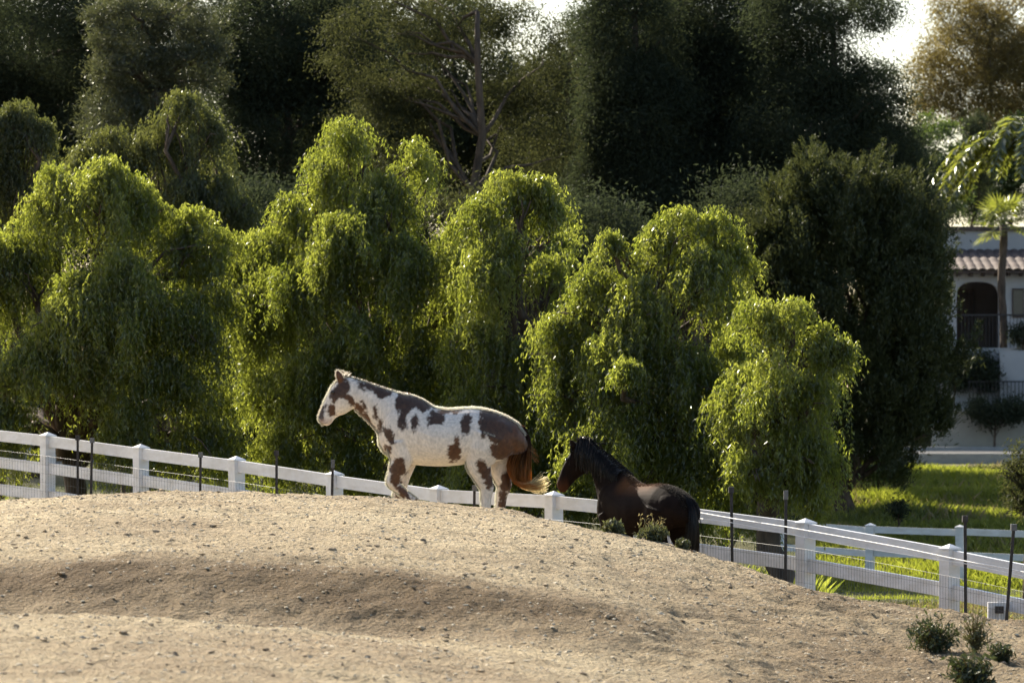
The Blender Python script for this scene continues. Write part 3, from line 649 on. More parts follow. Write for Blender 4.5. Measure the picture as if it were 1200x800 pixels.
def fan_palm(Y, cpx, cpy, seed):
    r = np.random.default_rng(seed); c = P(cpx, cpy, Y); bz = float(zray(408, Y)); o = np.array([c[0], Y, bz])
    root = empty('fan_palm', o); tag(root, 'fan palm with a slim dark trunk standing in front of the house porch', 'palm')
    K = 14; zz = np.linspace(bz - 0.4, c[2], K); mb = MB(); mb.tube(np.stack([c[0] + 0.04 * np.sin(zz * 2), np.full(K, Y), zz], -1), 0.115 + 0.02 * (np.arange(K) % 2), 10)
    t_ = mb.build('trunk', M['bark'], root, smooth=True); t_.location = -o
    for q in range(22):
        az = q * 2.39996; el = r.uniform(-0.6, 1.2); d = np.array([math.cos(az) * math.cos(el), math.sin(az) * math.cos(el), math.sin(el)])
        hub = c + d * r.uniform(0.45, 0.75); mb = MB(); mb.tube([c, c + d * .3 + [0, 0, .02], hub], [0.014, 0.011, 0.008], 4); n0 = mb.n
        S = unit(np.cross(d, [0, 0, 1.0])); n = 22; an = np.linspace(-2.0, 2.0, n)
        A = unit(np.cos(an)[:, None] * d + np.sin(an)[:, None] * S + [0, 0, -0.25] + 0.05 * r.standard_normal((n, 3))); LL = np.full(n, 0.58) * r.uniform(.85, 1.1, n)
        V, Fq = leaves(hub + A * LL[:, None] / 2, A, LL, np.full(n, 0.05), r, flop=np.cross(np.tile(d, (n, 1)), S) + 0.15 * r.standard_normal((n, 3)))
        mb.add(V, Fq); fo = mb.build('frond', M['palm'], root, attrs={'tint': np.concatenate([np.full(n0, .4), tinted(n, r)])}); fo.location = -o


fan_palm(148.95, 1175, 262, 311)

# ------------------------------------------------------------------ house on its terrace
HY = 150.0
hx = lambda px: (px - 600) / F * HY
hz = lambda py: zray(py, HY)
house = empty('house', (hx(1200), HY, hz(408))); tag(house, 'white stucco villa with a clay tile roof and an arched porch', 'house')
ho = np.array(house.location)


def hpart(mb, name, mat, parent=house, smooth=False):
    p = mb.build(name, mat, parent, smooth=smooth)
    p.location = -ho if parent is house else (0, 0, 0)
    return p


mb = MB()                                                             # front wall with the arch cut through
ax0, ax1, zs, zt, zfl, zev = hx(1121), hx(1171), hz(350), hz(330), hz(408), hz(316)
th = np.linspace(np.pi, 0, 17); arx = (ax0 + ax1) / 2 + (ax1 - ax0) / 2 * np.sign(np.cos(th)) * np.abs(np.cos(th)) ** 0.7; arz = zs + (zt - zs) * np.sin(th) ** 0.7
mb.box(hx(1078), ax0, HY, HY + 0.4, zfl, zev); mb.box(ax1, hx(1420), HY, HY + 0.4, zfl, zev)
for a in range(16):
    mb.hexa([(arx[a], HY, arz[a]), (arx[a + 1], HY, arz[a + 1]), (arx[a + 1], HY + 0.4, arz[a + 1]), (arx[a], HY + 0.4, arz[a])],
            [(arx[a], HY, zev), (arx[a + 1], HY, zev), (arx[a + 1], HY + 0.4, zev), (arx[a], HY + 0.4, zev)])
mb.box(hx(1078), hx(1078) + 0.3, HY + 0.403, HY + 9, zfl, zev); mb.box(hx(1420) - 0.3, hx(1420), HY + 0.403, HY + 9, zfl, zev)
hpart(mb, 'wall', M['stucco'])
M['porch_shade'] = simple('shade_painted_stucco', (0.11, 0.09, 0.075), 0.9, 0.15, 1.5)
mb = MB(); mb.box(hx(1078) + 0.303, hx(1420) - 0.303, HY + 2.6, HY + 2.9, zfl, zev); hpart(mb, 'porch_wall', M['porch_shade'])  # back wall coloured dark to paint in the shade inside the arch
mb = MB(); mb.box(hx(1082), hx(1420), HY + 3.2, HY + 8.8, zev + 0.003, hz(266)); hpart(mb, 'upper_wall', M['stucco'])
mb = MB(); mb.box(hx(1080), hx(1422), HY + 3.1, HY + 8.9, hz(266) + 0.003, hz(261)); hpart(mb, 'coping', M['tile'])
nxr = 420; xr = np.linspace(hx(1102), hx(1430), nxr); nyr = 9; yr = np.linspace(HY - 0.55, HY + 3.15, nyr)
XR, YR = np.meshgrid(xr, yr, indexing='ij'); ZR = hz(318) + 0.04 + (YR - yr[0]) * 0.2 + 0.05 * np.abs(np.sin(XR * np.pi / 0.28)) - 0.03 * ((np.arange(nyr) % 2)[None])
ii = np.arange(nxr * nyr).reshape(nxr, nyr); Fr = np.stack([ii[:-1, :-1], ii[1:, :-1], ii[1:, 1:], ii[:-1, 1:]], -1).reshape(-1, 4)
mb = MB(); mb.add(np.stack([XR, YR, ZR], -1).reshape(-1, 3), Fr); mb.box(hx(1102), hx(1430), HY - 0.5, HY + 0.45, hz(318) - 0.06, hz(318) + 0.0)
hpart(mb, 'roof', M['tile'])
for q in range(22):
    mb = MB(); mb.box(hx(1106) + q * 0.4, hx(1106) + q * 0.4 + 0.09, HY - 0.42, HY - 0.004, hz(318) - 0.16, hz(318) - 0.063); hpart(mb, 'rafter', M['wood'])
mb = MB(); mb.box(hx(1127), hx(1150), HY + 2.52, HY + 2.598, zfl, hz(336)); dr = hpart(mb, 'door', M['wood'])
mb = MB()
for q in range(5): mb.box(hx(1129) + q * 0.14, hx(1129) + q * 0.14 + 0.025, HY + 2.47, HY + 2.5, zfl + .1, hz(340))
for zq in (hz(395), hz(370), hz(345)): mb.box(hx(1128), hx(1149), HY + 2.455, HY + 2.468, zq, zq + 0.03)
hpart(mb, 'iron_grille', M['steel'], dr)
mb = MB(); mb.box(hx(1070), hx(1425), HY - 1.4, HY + 8.8, hz(492), zfl - 0.003); hpart(mb, 'podium', M['stucco'])
mb = MB()
for q in range(22): x = hx(1122) + q * 0.11; mb.box(x, x + 0.018, HY - 1.32, HY - 1.30, zfl, hz(371))
mb.box(hx(1122), hx(1122) + 22 * 0.11, HY - 1.333, HY - 1.29, hz(371) + .003, hz(369)); hpart(mb, 'balcony_railing', M['steel'])
mb = MB(); mb.box(hx(1186), hx(1200), HY - 0.06, HY - 0.003, hz(372), hz(338)); wd = hpart(mb, 'window', M['wood'])
M['glass'] = simple('dark_window_glass', (0.03, 0.035, 0.04), 0.08, 0.1, 2, spec=0.6)
mb = MB(); mb.box(hx(1187.2), hx(1198.8), HY - 0.07, HY - 0.063, hz(370), hz(340)); hpart(mb, 'pane', M['glass'], wd)

tw = empty('garden_wall', (hx(1200), 147.6, hz(525))); tag(tw, 'tan rendered retaining wall along the road below the house', 'wall')
mb = MB(); mb.box(hx(1085), hx(1460), 147.6, 148.1, zray(530, 147.6) - 0.5, zray(482, 147.6)); p = mb.build('wall_face', M['tanwall'], tw); p.location = -np.array(tw.location)
mb = MB(); mb.box(hx(1084), hx(1461), 147.52, 148.18, zray(482, 147.6) + .003, zray(479, 147.6)); p = mb.build('capping', M['kerb'], tw); p.location = -np.array(tw.location)
mb = MB(); mb.box(hx(1040), hx(1460), 148.11, 170, -1.0, zray(484, 148)); M['soil'] = simple('planted_garden_soil', (0.06, 0.062, 0.035), 0.95, 0.4, 1.5, bump=0.3); p = mb.build('terrace', M['soil']); tag(p, 'raised garden terrace under the house', 'terrace', kind='structure')
ir = empty('iron_fence', (hx(1200), 147.9, zray(479, 147.6))); tag(ir, 'black iron bar fence on top of the tan retaining wall', 'fence'); io = np.array(ir.location)
z0, z1 = zray(479, 147.6) + 0.004, zray(446, 147.6)
mb = MB()
for q in range(70): x = hx(1128) + q * 0.12; mb.box(x, x + 0.022, 147.88, 147.905, z0, z1 - 0.05)
p = mb.build('bars', M['steel'], ir); p.location = -io
mb = MB(); mb.box(hx(1127), hx(1430), 147.86, 147.92, z1 - 0.047, z1); mb.box(hx(1127), hx(1430), 147.913, 147.93, z0 + 0.1, z0 + 0.14); p = mb.build('rail', M['steel'], ir); p.location = -io
mb = MB(); mb.box(hx(1165), hx(1460), 148.2, 148.42, zray(484, 148) - .1, zray(411, 148.6)); p = mb.build('terrace_wall', M['stucco']); tag(p, 'low white wall between the iron fence and the house porch', 'wall')
clump_tree('hedge_bush', 'dark bush spilling over the iron fence and the tan wall', 147.0, 1165, [(1165, 486, 24, 16), (1185, 480, 20, 14), (1150, 478, 14, 10)], 320, 'pine', 60, 120, (0.2, 0.4), (0.06, 0.13), 0.4, cat='bush', base_y=526, limbs=6, trunk_r=0.05, part='foliage')
for q_, (px_, ry_, lb_) in enumerate([(1118, 20, 'dark garden bush below the arch, half hidden by the great juniper'), (1148, 18, 'dark garden bush below the villa porch, left of the low white wall')]):
    clump_tree('garden_bush', lb_, 148.25, px_, [(px_, 430, 17, ry_), (px_ + 8, 445, 14, 12)], 322 + q_, 'pine', 50, 120, (0.2, 0.4), (0.06, 0.13), 0.4, cat='bush', base_y=482, limbs=6, trunk_r=0.04, part='foliage')
clump_tree('planter_bush', 'dark potted bush beside the villa porch railing', 148.4, 1200, [(1198, 392, 12, 14)], 321, 'pine', 20, 100, (0.15, 0.3), (0.06, 0.12), 0.4, cat='bush', base_y=408, limbs=4, trunk_r=0.04, part='foliage')
# road: asphalt sheet, kerb
xs_r = np.linspace(-60, 90, 60); ys_r = np.array([127.5, 134, 140, 146.4])
XR, YR = np.meshgrid(xs_r, ys_r, indexing='ij'); ZR = np.full_like(XR, 0.0)
zroad = max(float(hbase(np.full(50, 14.0), np.linspace(126, 147, 50)).max()), 0.1) + 0.06
ii = np.arange(XR.size).reshape(XR.shape); Fr = np.stack([ii[:-1, :-1], ii[1:, :-1], ii[1:, 1:], ii[:-1, 1:]], -1).reshape(-1, 4)
rd = mesh_np('road', np.stack([XR, YR, ZR + zroad], -1).reshape(-1, 3), Fr, M['asphalt']); tag(rd, 'grey asphalt road in front of the tan wall', 'road', kind='structure')
mb = MB(); mb.box(-60, 90, 146.405, 147.5, -0.5, zroad + 0.13); mb.box(-60, 90, 127.2, 127.495, -0.5, zroad + 0.10)
k_ = mb.build('kerb', M['kerb']); tag(k_, 'pale concrete kerb along both sides of the road', 'kerb', kind='structure')

# ------------------------------------------------------------------ white rail fence
POSTS = [(-52, 495), (56, 507), (165, 521), (277, 535), (392, 552), (514, 569), (649, 576), (793, 590), (944, 608), (1113, 638), (1300, 676)]


def rail_fence(name, label, posts, pw=0.128, hgt=1.2, offs=(0.095, 0.4, 0.705), rh=0.122, seed=0, wobble=0.02):
    r = np.random.default_rng(seed)
    tops = [P(px, py, Y) for px, py, Y in posts]; root = empty(name, tops[len(tops) // 2] - [0, 0, hgt]); tag(root, label, 'fence'); o = np.array(root.location)
    d = unit((tops[-1] - tops[0]) * [1, 1, 0]); nrm = np.array([d[1], -d[0], 0]) * -1
    for t in tops:
        tilt = r.standard_normal(2) * 0.012
        h = pw / 2; cs = [d * a * h + nrm * b * h for a, b in ((-1, -1), (1, -1), (1, 1), (-1, 1))]
        bot = t - [tilt[0], tilt[1], hgt + 0.25]; up = t - [0, 0, 0.045]
        mb = MB(); mb.hexa([bot + c for c in cs], [up + c for c in cs]); p = mb.build('post', M['white'], root); p.location = -o
        mb = MB(); c2 = [c * 1.16 for c in cs]; mb.hexa([up + [0, 0, .002] + c for c in c2], [up + [0, 0, .017] + c for c in c2])
        apex = up + [0, 0, 0.055]; b0 = [up + [0, 0, .0175] + c * 1.12 for c in cs]
        mb.add(b0 + [apex], np.array([(0, 1, 4), (1, 2, 4), (2, 3, 4), (3, 0, 4)]))
        q = mb.build('cap', M['white'], p)
    for a, b in zip(tops[:-1], tops[1:]):
        u = unit(b - a)
        for k_, of in enumerate(offs):
            z0, z1 = r.standard_normal(2) * wobble * 0.25
            mb = MB(); mb.bar(a + u * (pw / 2 + .002) - [0, 0, of + z0], b - u * (pw / 2 + .002) - [0, 0, of + z1], 0.045, rh)
            p = mb.build('rail', M['white'], root); p.location = -o
    return root


rail_fence('rail_fence', 'long white three rail fence running behind the dirt mound and both horses', [(px, py, float(fenceY(px))) for px, py in POSTS], seed=3)
rail_fence('rail_fence', 'shorter white rail fence farther off, in front of the sunlit grass bank', [(915, 606, 79), (1020, 613, 78), (1125, 615, 77.5), (1232, 619, 77), (1340, 624, 76.5)], hgt=1.15, offs=(0.11, 0.5), rh=0.11, seed=4)

# short stub post with a small dark box on it, at the right edge
yb_ = float(fenceY(1170)) - 0.12
st_ = empty('stub_post', P(1169, 737, yb_)); tag(st_, 'short white post with a small dark box under the near fence', 'post'); o = np.array(st_.location)
a = P(1169, 699, yb_)
mb = MB(); mb.box(a[0] - .085, a[0] + .085, yb_ - .05, yb_ + .03, a[2] - 0.55, a[2] - 0.045); p = mb.build('post', M['white'], st_); p.location = -o
b = P(1171, 714, yb_ - 0.08); mb = MB(); mb.box(b[0] - .035, b[0] + .035, b[1] - .02, b[1] + .027, b[2] - .03, b[2] + .03); p = mb.build('box', M['steel'], st_); p.location = -o
mb = MB(); mb.box(b[0] - .008, b[0] + .012, b[1] - .01, b[1] + .02, b[2] - .16, b[2] - .032); p = mb.build('bracket', M['tape'], st_); p.location = -o

# ------------------------------------------------------------------ wire fence on steel posts, just inside the white one
wf = empty('wire_fence', P(600, 600, float(fenceY(600)) - 0.35)); tag(wf, 'thin wire mesh fence on dark steel posts just in front of the long white fence', 'fence'); wo_ = np.array(wf.location)
TP = [(-70, 500, .3), (91, 513, .35), (108, 516, .3), (190, 524, .3), (235, 533, .35), (324, 531, .3), (390, 540, .35), (470, 560, .3), (556, 572, .35), (620, 578, .3), (740, 586, .35), (857, 574, .35), (921, 576, .35), (1131, 608, .4), (1188, 618, .6), (1280, 640, .5)]
for q, (px, py, dy) in enumerate(TP):
    if px in (190, 470, 620, 740): continue
    Y = float(fenceY(px)) - dy; t = P(px, py, Y); zg = float(hbase(t[0], Y)); ln = (0.01, -0.005, 0.03, -0.02)[q % 4]
    if px == 1188: ln = 0.08
    mb = MB(); s = 0.0135
    for (x0, x1, y0, y1) in ((-s, s, -.004, .002), (-.004, .004, .0022, .028)):
        mb.hexa([(t[0] + x - ln, Y + y, zg - 0.2) for x, y in ((x0, y0), (x1, y0), (x1, y1), (x0, y1))], [(t[0] + x, Y + y, t[2]) for x, y in ((x0, y0), (x1, y0), (x1, y1), (x0, y1))])
    for zz in np.arange(max(zg, t[2] - 1.2), t[2] - 0.02, 0.055):
        xx = t[0] - ln * (t[2] - zz) / (t[2] - zg + .2); mb.box(xx - .006, xx + .006, Y - .012, Y - .0045, zz, zz + .018)
    p = mb.build('steel_post', M['steel'], wf); p.location = -wo_
    mb = MB(); mb.box(t[0] - .024, t[0] + .024, Y - .03, Y + .04, t[2] - .025, t[2] + .03) if q % 3 else mb.box(t[0] - .02, t[0] + .02, Y - .02, Y + .032, t[2] - .07, t[2] + .012)
    p2 = mb.build('insulator', M['steel'] if q % 2 else M['wire'], p)
pxw = np.linspace(-70, 1290, 420); Yw = fenceY(pxw) - 0.3; Xw = (pxw - 600) / F * Yw
ztop = I(pxw, [p[0] for p in POSTS], [P(px, py, float(fenceY(px)))[2] for px, py in POSTS]) - 0.26; zbt = hbase(Xw, Yw) + 0.0
mb = MB(); wr = 0.0011
for q in range(len(pxw)):
    if ztop[q] - zbt[q] > 0.1: mb.box(Xw[q] - wr, Xw[q] + wr, Yw[q] - wr, Yw[q] + wr, zbt[q], ztop[q])
for k_ in range(11):
    zz = ztop - 0.1 * k_; S = np.stack([Xw, Yw - 0.004, zz], -1)[None, ::4]; V, Fq = strands_np(S, np.full(S.shape[:2], wr), 4); mb.add(V, Fq)
p = mb.build('wire_mesh', M['wire'], wf); p.location = -wo_
for (pts, rw) in (([(818, 600), (857, 607), (921, 617), (1000, 631), (1060, 642), (1131, 657), (1187, 667), (1290, 690)], .005), ([(818, 607), (857, 612), (921, 625), (1000, 640), (1090, 654), (1131, 660), (1187, 672), (1290, 696)], .004)):
    S = np.array([P(px, py, float(fenceY(px)) - 0.42) for px, py in pts]); mb = MB(); mb.tube(S, rw, 5); p = mb.build('wire_strand', M['tape'], wf); p.location = -wo_

# ------------------------------------------------------------------ horses
S0 = 44.5 / F / 3.75          # metres per traced unit
U0, V0 = 640.0, 870.0


def C3(u, v, y=0.0): return np.array([(u - U0) * S0, y * S0, (V0 - v) * S0])


def oval_rings(rows, n=24, flat=1.0):
    out = []; th = np.arange(n) / n * 2 * np.pi
    for (tu, tv), (bu, bv), hw in rows:
        t = C3(tu, tv); b = C3(bu, bv); c = (t + b) / 2; h = (t - b) / 2
        out.append(c + np.sin(th)[:, None] * h + (np.cos(th) * hw * S0)[:, None] * np.array([0, 1.0, 0]))
    return out


def trunk_rings(rows, n=32):
    out = []; th = np.arange(n) / n * 2 * np.pi
    for u, vt, vb, hw, tn in rows:
        s = np.sin(th); c = np.cos(th); z = (vt + vb) / 2 - s * (vb - vt) / 2
        w = hw * np.sign(c) * np.abs(c) ** 0.85 * (1 - tn * np.clip(s, 0, 1) ** 1.5)
        out.append(np.stack([np.full(n, (u - U0) * S0), w * S0, (V0 - z) * S0], -1))
    return out


def leg(mb, pts, squash=0.85):
    p = np.array([C3(u, v, y) for u, v, y, r_ in pts]); r_ = np.array([q[3] for q in pts]) * S0
    t = np.linspace(0, len(p) - 1, (len(p) - 1) * 4 + 1); i = np.arange(len(p))
    pp = np.stack([np.interp(t, i, p[:, k_]) for k_ in range(3)], -1)
    mb.tube(pp, np.interp(t, i, r_), 14, squash)


TRUNK = [(390, 335, 415, 40, 0), (408, 292, 445, 72, .1), (440, 240, 470, 94, .2), (480, 204, 490, 106, .4), (530, 197, 502, 114, .5), (580, 217, 508, 124, .4), (630, 250, 511, 132, .25), (690, 260, 511, 136, .15),
         (750, 256, 505, 131, .15), (800, 253, 492, 126, .15), (850, 258, 480, 127, .15), (900, 271, 470, 123, .2), (950, 291, 465, 112, .2), (1000, 322, 460, 90, .1), (1030, 366, 450, 60, 0), (1046, 405, 435, 22, 0)]


def build_body(name, trunk, neck, head, legs, ears, mat, parent, voxel=0.0095):
    mb = MB()
    V, Fc = loft(trunk_rings(trunk)); mb.add(V, Fc)
    V, Fc = loft(oval_rings(neck)); mb.add(V, Fc)
    V, Fc = loft(oval_rings(head)); mb.add(V, Fc)
    for lg in legs: leg(mb, lg)
    for (bu, bv, by), (tu, tv, ty), w in ears:
        a = C3(bu, bv, by); b = C3(tu, tv, ty); t = np.array([0, .3, .6, .85, 1])[:, None]
        mb.tube(a + (b - a) * t, np.array([.8, 1.0, .85, .5, .15]) * w * S0, 10, 0.75)
    # haunch, shoulder and cheek masses
    for (u, v, y, ru, rv, ry) in ((900, 395, 62, 95, 95, 62), (900, 395, -62, 95, 95, 62), (470, 360, 58, 62, 110, 44), (470, 360, -58, 62, 110, 44)):
        c = C3(u, v, y); mb.add(iv2 * [ru * S0, ry * S0, rv * S0] + c, ifc2)
    o = mb.build(name, None)
    m_ = o.modifiers.new('r', 'REMESH'); m_.mode = 'VOXEL'; m_.voxel_size = voxel
    s_ = o.modifiers.new('s', 'SMOOTH'); s_.factor = 0.5; s_.iterations = 7
    bpy.context.view_layer.update(); dg = bpy.context.evaluated_depsgraph_get()
    me = bpy.data.meshes.new_from_object(o.evaluated_get(dg)); me.name = name
    old = o.data; bpy.data.objects.remove(o); bpy.data.meshes.remove(old)
    me.polygons.foreach_set('use_smooth', np.ones(len(me.polygons), bool)); me.materials.clear(); me.materials.append(mat)
    ob = link(bpy.data.objects.new(name, me), parent); return ob


ico = bpy.data.meshes.new('tmp'); bm = bmesh.new(); bmesh.ops.create_icosphere(bm, subdivisions=3, radius=1.0); bm.to_mesh(ico); bm.free()
iv2 = np.array([v.co[:] for v in ico.vertices]); ifc2 = np.array([p.vertices[:] for p in ico.polygons]); bpy.data.meshes.remove(ico)


def getV(me): a = np.empty(len(me.vertices) * 3, np.float32); me.vertices.foreach_get('co', a); return a.reshape(-1, 3).astype(float)


def setcol(me, c, name='coat'):
    at = me.attributes.new(name, 'FLOAT_COLOR', 'POINT'); q = np.ones((len(c), 4), np.float32); q[:, :3] = c; at.data.foreach_set('color', q.ravel())


def hair(name, roots, tips_fn, n_pts, r0, r1, colfn, parent, bend=None, mat='hair'):
    """roots (N,3); tips_fn(t) -> (N,3) position at t in 0..1"""
    t = np.linspace(0, 1, n_pts); S = np.stack([tips_fn(x) for x in t], 1)
    N_ = len(roots); rad = np.repeat(np.linspace(r0, r1, n_pts)[None], N_, 0)
    V, Fq = strands_np(S, rad, 3)
    tt = np.repeat(np.tile(t, N_), 3); hid = np.repeat(np.arange(N_), n_pts * 3)
    c = colfn(tt, hid)
    if bend is not None: V = bend(V)
    return mesh_np(name, V, Fq, M[mat], parent, smooth=True, cols={'coat': c})


def spline(ctrl, t):
    ctrl = np.asarray(ctrl, float); k_ = np.linspace(0, 1, len(ctrl))
    # smooth cubic through the points by two rounds of Chaikin-like sampling
    from_ = np.linspace(0, 1, 60); P_ = np.stack([np.interp(from_, k_, ctrl[..., d]) for d in range(ctrl.shape[-1])], -1)
    w_ = np.hanning(15); w_ /= w_.sum(); Pp = np.pad(P_, ((7, 7), (0, 0)), 'reflect', reflect_type='odd'); P_ = np.stack([np.convolve(Pp[:, d], w_, 'valid') for d in range(P_.shape[1])], -1)
    return np.array([np.interp(t, from_, P_[:, d]) for d in range(P_.shape[1])])


# --- the pale spotted horse, mid stride
paint = empty('spotted_horse'); tag(paint, 'white horse with brown patches and pale tipped tail walking on the mound', 'horse')
neck = [((570, 215), (445, 470), 88), ((485, 190), (402, 402), 80), ((422, 172), (379, 354), 60), ((362, 151), (346, 316), 48), ((302, 131), (309, 284), 41), ((262, 118), (286, 264), 37)]
head = [((272, 121), (290, 252), 34), ((230, 120), (268, 264), 43), ((200, 138), (242, 281), 46), ((179, 165), (216, 289), 41), ((161, 200), (200, 299), 31), ((146, 235), (190, 310), 27), ((133, 266), (181, 324), 27), ((123, 292), (164, 334), 25), ((124, 308), (146, 330), 17)]
legs = [
    [(480, 400, -58, 62), (492, 480, -56, 50), (470, 535, -54, 37), (450, 580, -54, 29), (470, 602, -54, 22), (505, 633, -54, 18), (542, 664, -54, 21), (560, 690, -54, 17), (588, 706, -54, 25), (600, 716, -54, 27)],
    [(525, 400, 58, 62), (512, 485, 55, 46), (492, 560, 52, 34), (476, 640, 50, 27), (474, 672, 50, 21), (474, 780, 50, 17), (474, 802, 50, 21), (464, 834, 50, 17), (456, 848, 50, 25), (452, 870, 50, 30)],
    [(870, 370, -66, 92), (845, 440, -66, 84), (828, 505, -64, 56), (848, 560, -60, 40), (866, 602, -58, 31), (862, 650, -57, 24), (858, 780, -56, 19), (856, 808, -56, 23), (846, 838, -56, 18), (838, 852, -56, 27), (834, 870, -56, 31)],
    [(935, 380, 62, 85), (925, 450, 62, 75), (918, 510, 60, 52), (932, 560, 58, 40), (944, 596, 57, 32), (930, 640, 56, 25), (914, 780, 56, 19), (912, 808, 56, 23), (902, 838, 56, 18), (895, 852, 56, 27), (892, 870, 56, 31)]]
ears = [((225, 135, -24), (206, 88, -28), 16), ((238, 132, 24), (222, 90, 28), 16)]
pb = build_body('body', TRUNK, neck, head, legs, ears, M['coat'], paint)
V = getV(pb.data); u = V[:, 0] / S0 + U0; v = V0 - V[:, 2] / S0
nz = lambda s, k_: vnoise(u / s + 7.3 * (V[:, 1] > 0), v / s + 3.1 * k_ + V[:, 1] / S0 / s * 0.4, 40 + k_)
uw = u + 9 * nz(26, 1) + 5 * nz(11, 2) + 3 * nz(5, 6); vw = v + 11 * nz(28, 3) + 6 * nz(12, 4) + 3 * nz(5, 7)
SP = [  # u, v, ru, rv, rotation, reddish
    (232, 165, 34, 46, 0, .3), (200, 196, 24, 34, 10, .2), (186, 262, 20, 26, 0, .7), (143, 275, 16, 32, 15, .0), (262, 215, 18, 42, -30, .6),
    (225, 112, 30, 34, 0, .9), (345, 162, 60, 15, 24, .1), (405, 186, 38, 24, 10, .1), (300, 262, 40, 16, 45, .7), (345, 312, 46, 16, 52, .6), (325, 245, 13, 24, -15, .3), (380, 275, 11, 30, -5, .3),
    (398, 335, 12, 32, -10, .4), (436, 374, 21, 46, -25, .2), (430, 436, 17, 20, 0, .4), (505, 232, 36, 50, 0, .1), (570, 232, 62, 36, 20, .1), (496, 300, 22, 50, 5, .1), (552, 322, 17, 38, 5, .1),
    (645, 296, 34, 34, 30, .15), (610, 318, 10, 24, 10, .1), (692, 264, 56, 13, 0, .9), (776, 328, 20, 56, 5, .1), (722, 452, 34, 38, 20, .8), (735, 415, 10, 34, 10, .8),
    (930, 340, 80, 66, 20, .35), (985, 400, 78, 80, 0, .9), (880, 290, 50, 28, 15, .1), (860, 330, 24, 56, 0, .1), (920, 440, 40, 40, 0, .7), (850, 520, 24, 52, -20, .6), (1020, 350, 40, 60, 0, .9), (875, 575, 15, 34, -20, .6),
    (950, 585, 28, 44, 0, .7), (935, 680, 18, 70, -5, .6), (478, 515, 36, 40, 10, .5), (465, 570, 24, 34, 0, .6), (505, 630, 50, 20, 42, .6), (560, 690, 50, 30, 30, .7), (480, 650, 24, 24, 0, .6)]
f = np.full(len(u), -9.0); red = np.zeros(len(u))
for (a, b, ru, rv, ro, rd) in SP:
    c, s = math.cos(R(ro)), math.sin(R(ro)); du = uw - a; dv = vw - b
    x = (du * c + dv * s) / ru; y = (-du * s + dv * c) / rv; d = (1 - np.sqrt(x * x + y * y)) * min(ru, rv) / 22
    red = np.where(d > f, rd, red); f = np.maximum(f, d)
roan = np.clip(0.35 + 0.5 * nz(6, 8), 0, 1)
msk = sstep(-0.24, 0.26, f + 0.16 * nz(7, 9) + 0.12 * nz(3.5, 19))
white = np.array([0.77, 0.695, 0.615])[None] * (1 + 0.05 * nz(30, 10))[:, None]
belly = sstep(430, 505, v)[:, None]; white = white * (1 - 0.14 * belly) + np.array([0.62, 0.5, 0.37]) * 0.14 * belly
brown = np.array([0.058, 0.034, 0.023]) * (1 - red)[:, None] + np.array([0.115, 0.047, 0.02]) * red[:, None]
brown = brown * (1 + 0.25 * nz(9, 11))[:, None]
col = white * (1 - msk[:, None]) + brown * msk[:, None]
pink = sstep(0, 1, np.clip((314 - np.abs(v - 314) * 1.0 - 290) / 24, 0, 1))[:, None] * (u < 185)[:, None] * (v > 296)[:, None]
col = col * (1 - pink * .6) + np.array([0.5, 0.37, 0.32]) * pink * .6
nos = np.exp(-(((u - 136) / 8) ** 2 + ((v - 298) / 9) ** 2))[:, None]; col = col * (1 - .8 * nos) + np.array([.05, .035, .03]) * .8 * nos
mth = np.exp(-(((v - (322 + (u - 140) * -0.12)) / 2.2) ** 2))[:, None] * ((u > 126) & (u < 166))[:, None]; col = col * (1 - .55 * mth)
hoofm = sstep(846, 852, v)[:, None]; col = col * (1 - hoofm) + np.array([0.09, 0.07, 0.055]) * hoofm
setcol(pb.data, col)
for sd in (-1, 1):
    c = C3(188, 186, sd * 41); mb = MB(); mb.add(iv2 * np.array([9, 6, 7.5]) * S0 + c, ifc2); mb.build('eye', M['eye'], paint, smooth=True)
def coat_fuzz(ob, parent, n, ln, seed, lift, cols, glow=0.5, zmin=0.42, name='rim_light_fuzz'):
    """fine hairs on the upper outline of the coat, paled to paint in rim light"""
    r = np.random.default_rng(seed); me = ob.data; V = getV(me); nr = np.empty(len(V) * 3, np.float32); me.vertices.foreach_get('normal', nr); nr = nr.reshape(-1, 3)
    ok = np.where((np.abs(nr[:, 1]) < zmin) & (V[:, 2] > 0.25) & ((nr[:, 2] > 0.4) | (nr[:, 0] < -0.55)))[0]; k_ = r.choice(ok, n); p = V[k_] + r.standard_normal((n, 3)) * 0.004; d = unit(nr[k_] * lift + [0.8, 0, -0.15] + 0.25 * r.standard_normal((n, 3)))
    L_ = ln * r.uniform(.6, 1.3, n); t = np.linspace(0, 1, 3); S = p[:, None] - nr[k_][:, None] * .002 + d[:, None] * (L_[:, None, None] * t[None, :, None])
    Vh, Fq = strands_np(S, np.tile(np.array([.0014, .0011, .0004]), (n, 1)), 3); c = np.repeat(np.clip(cols[k_] * (1 - glow) + np.array([0.95, 0.9, 0.8]) * glow, 0, .9), 9, 0)  # hair colour pulled towards pale cream as a painted sun rim
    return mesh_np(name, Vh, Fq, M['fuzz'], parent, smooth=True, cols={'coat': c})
coat_fuzz(pb, paint, 46000, 0.015, 5, 2.0, col, 0.95, 0.32)
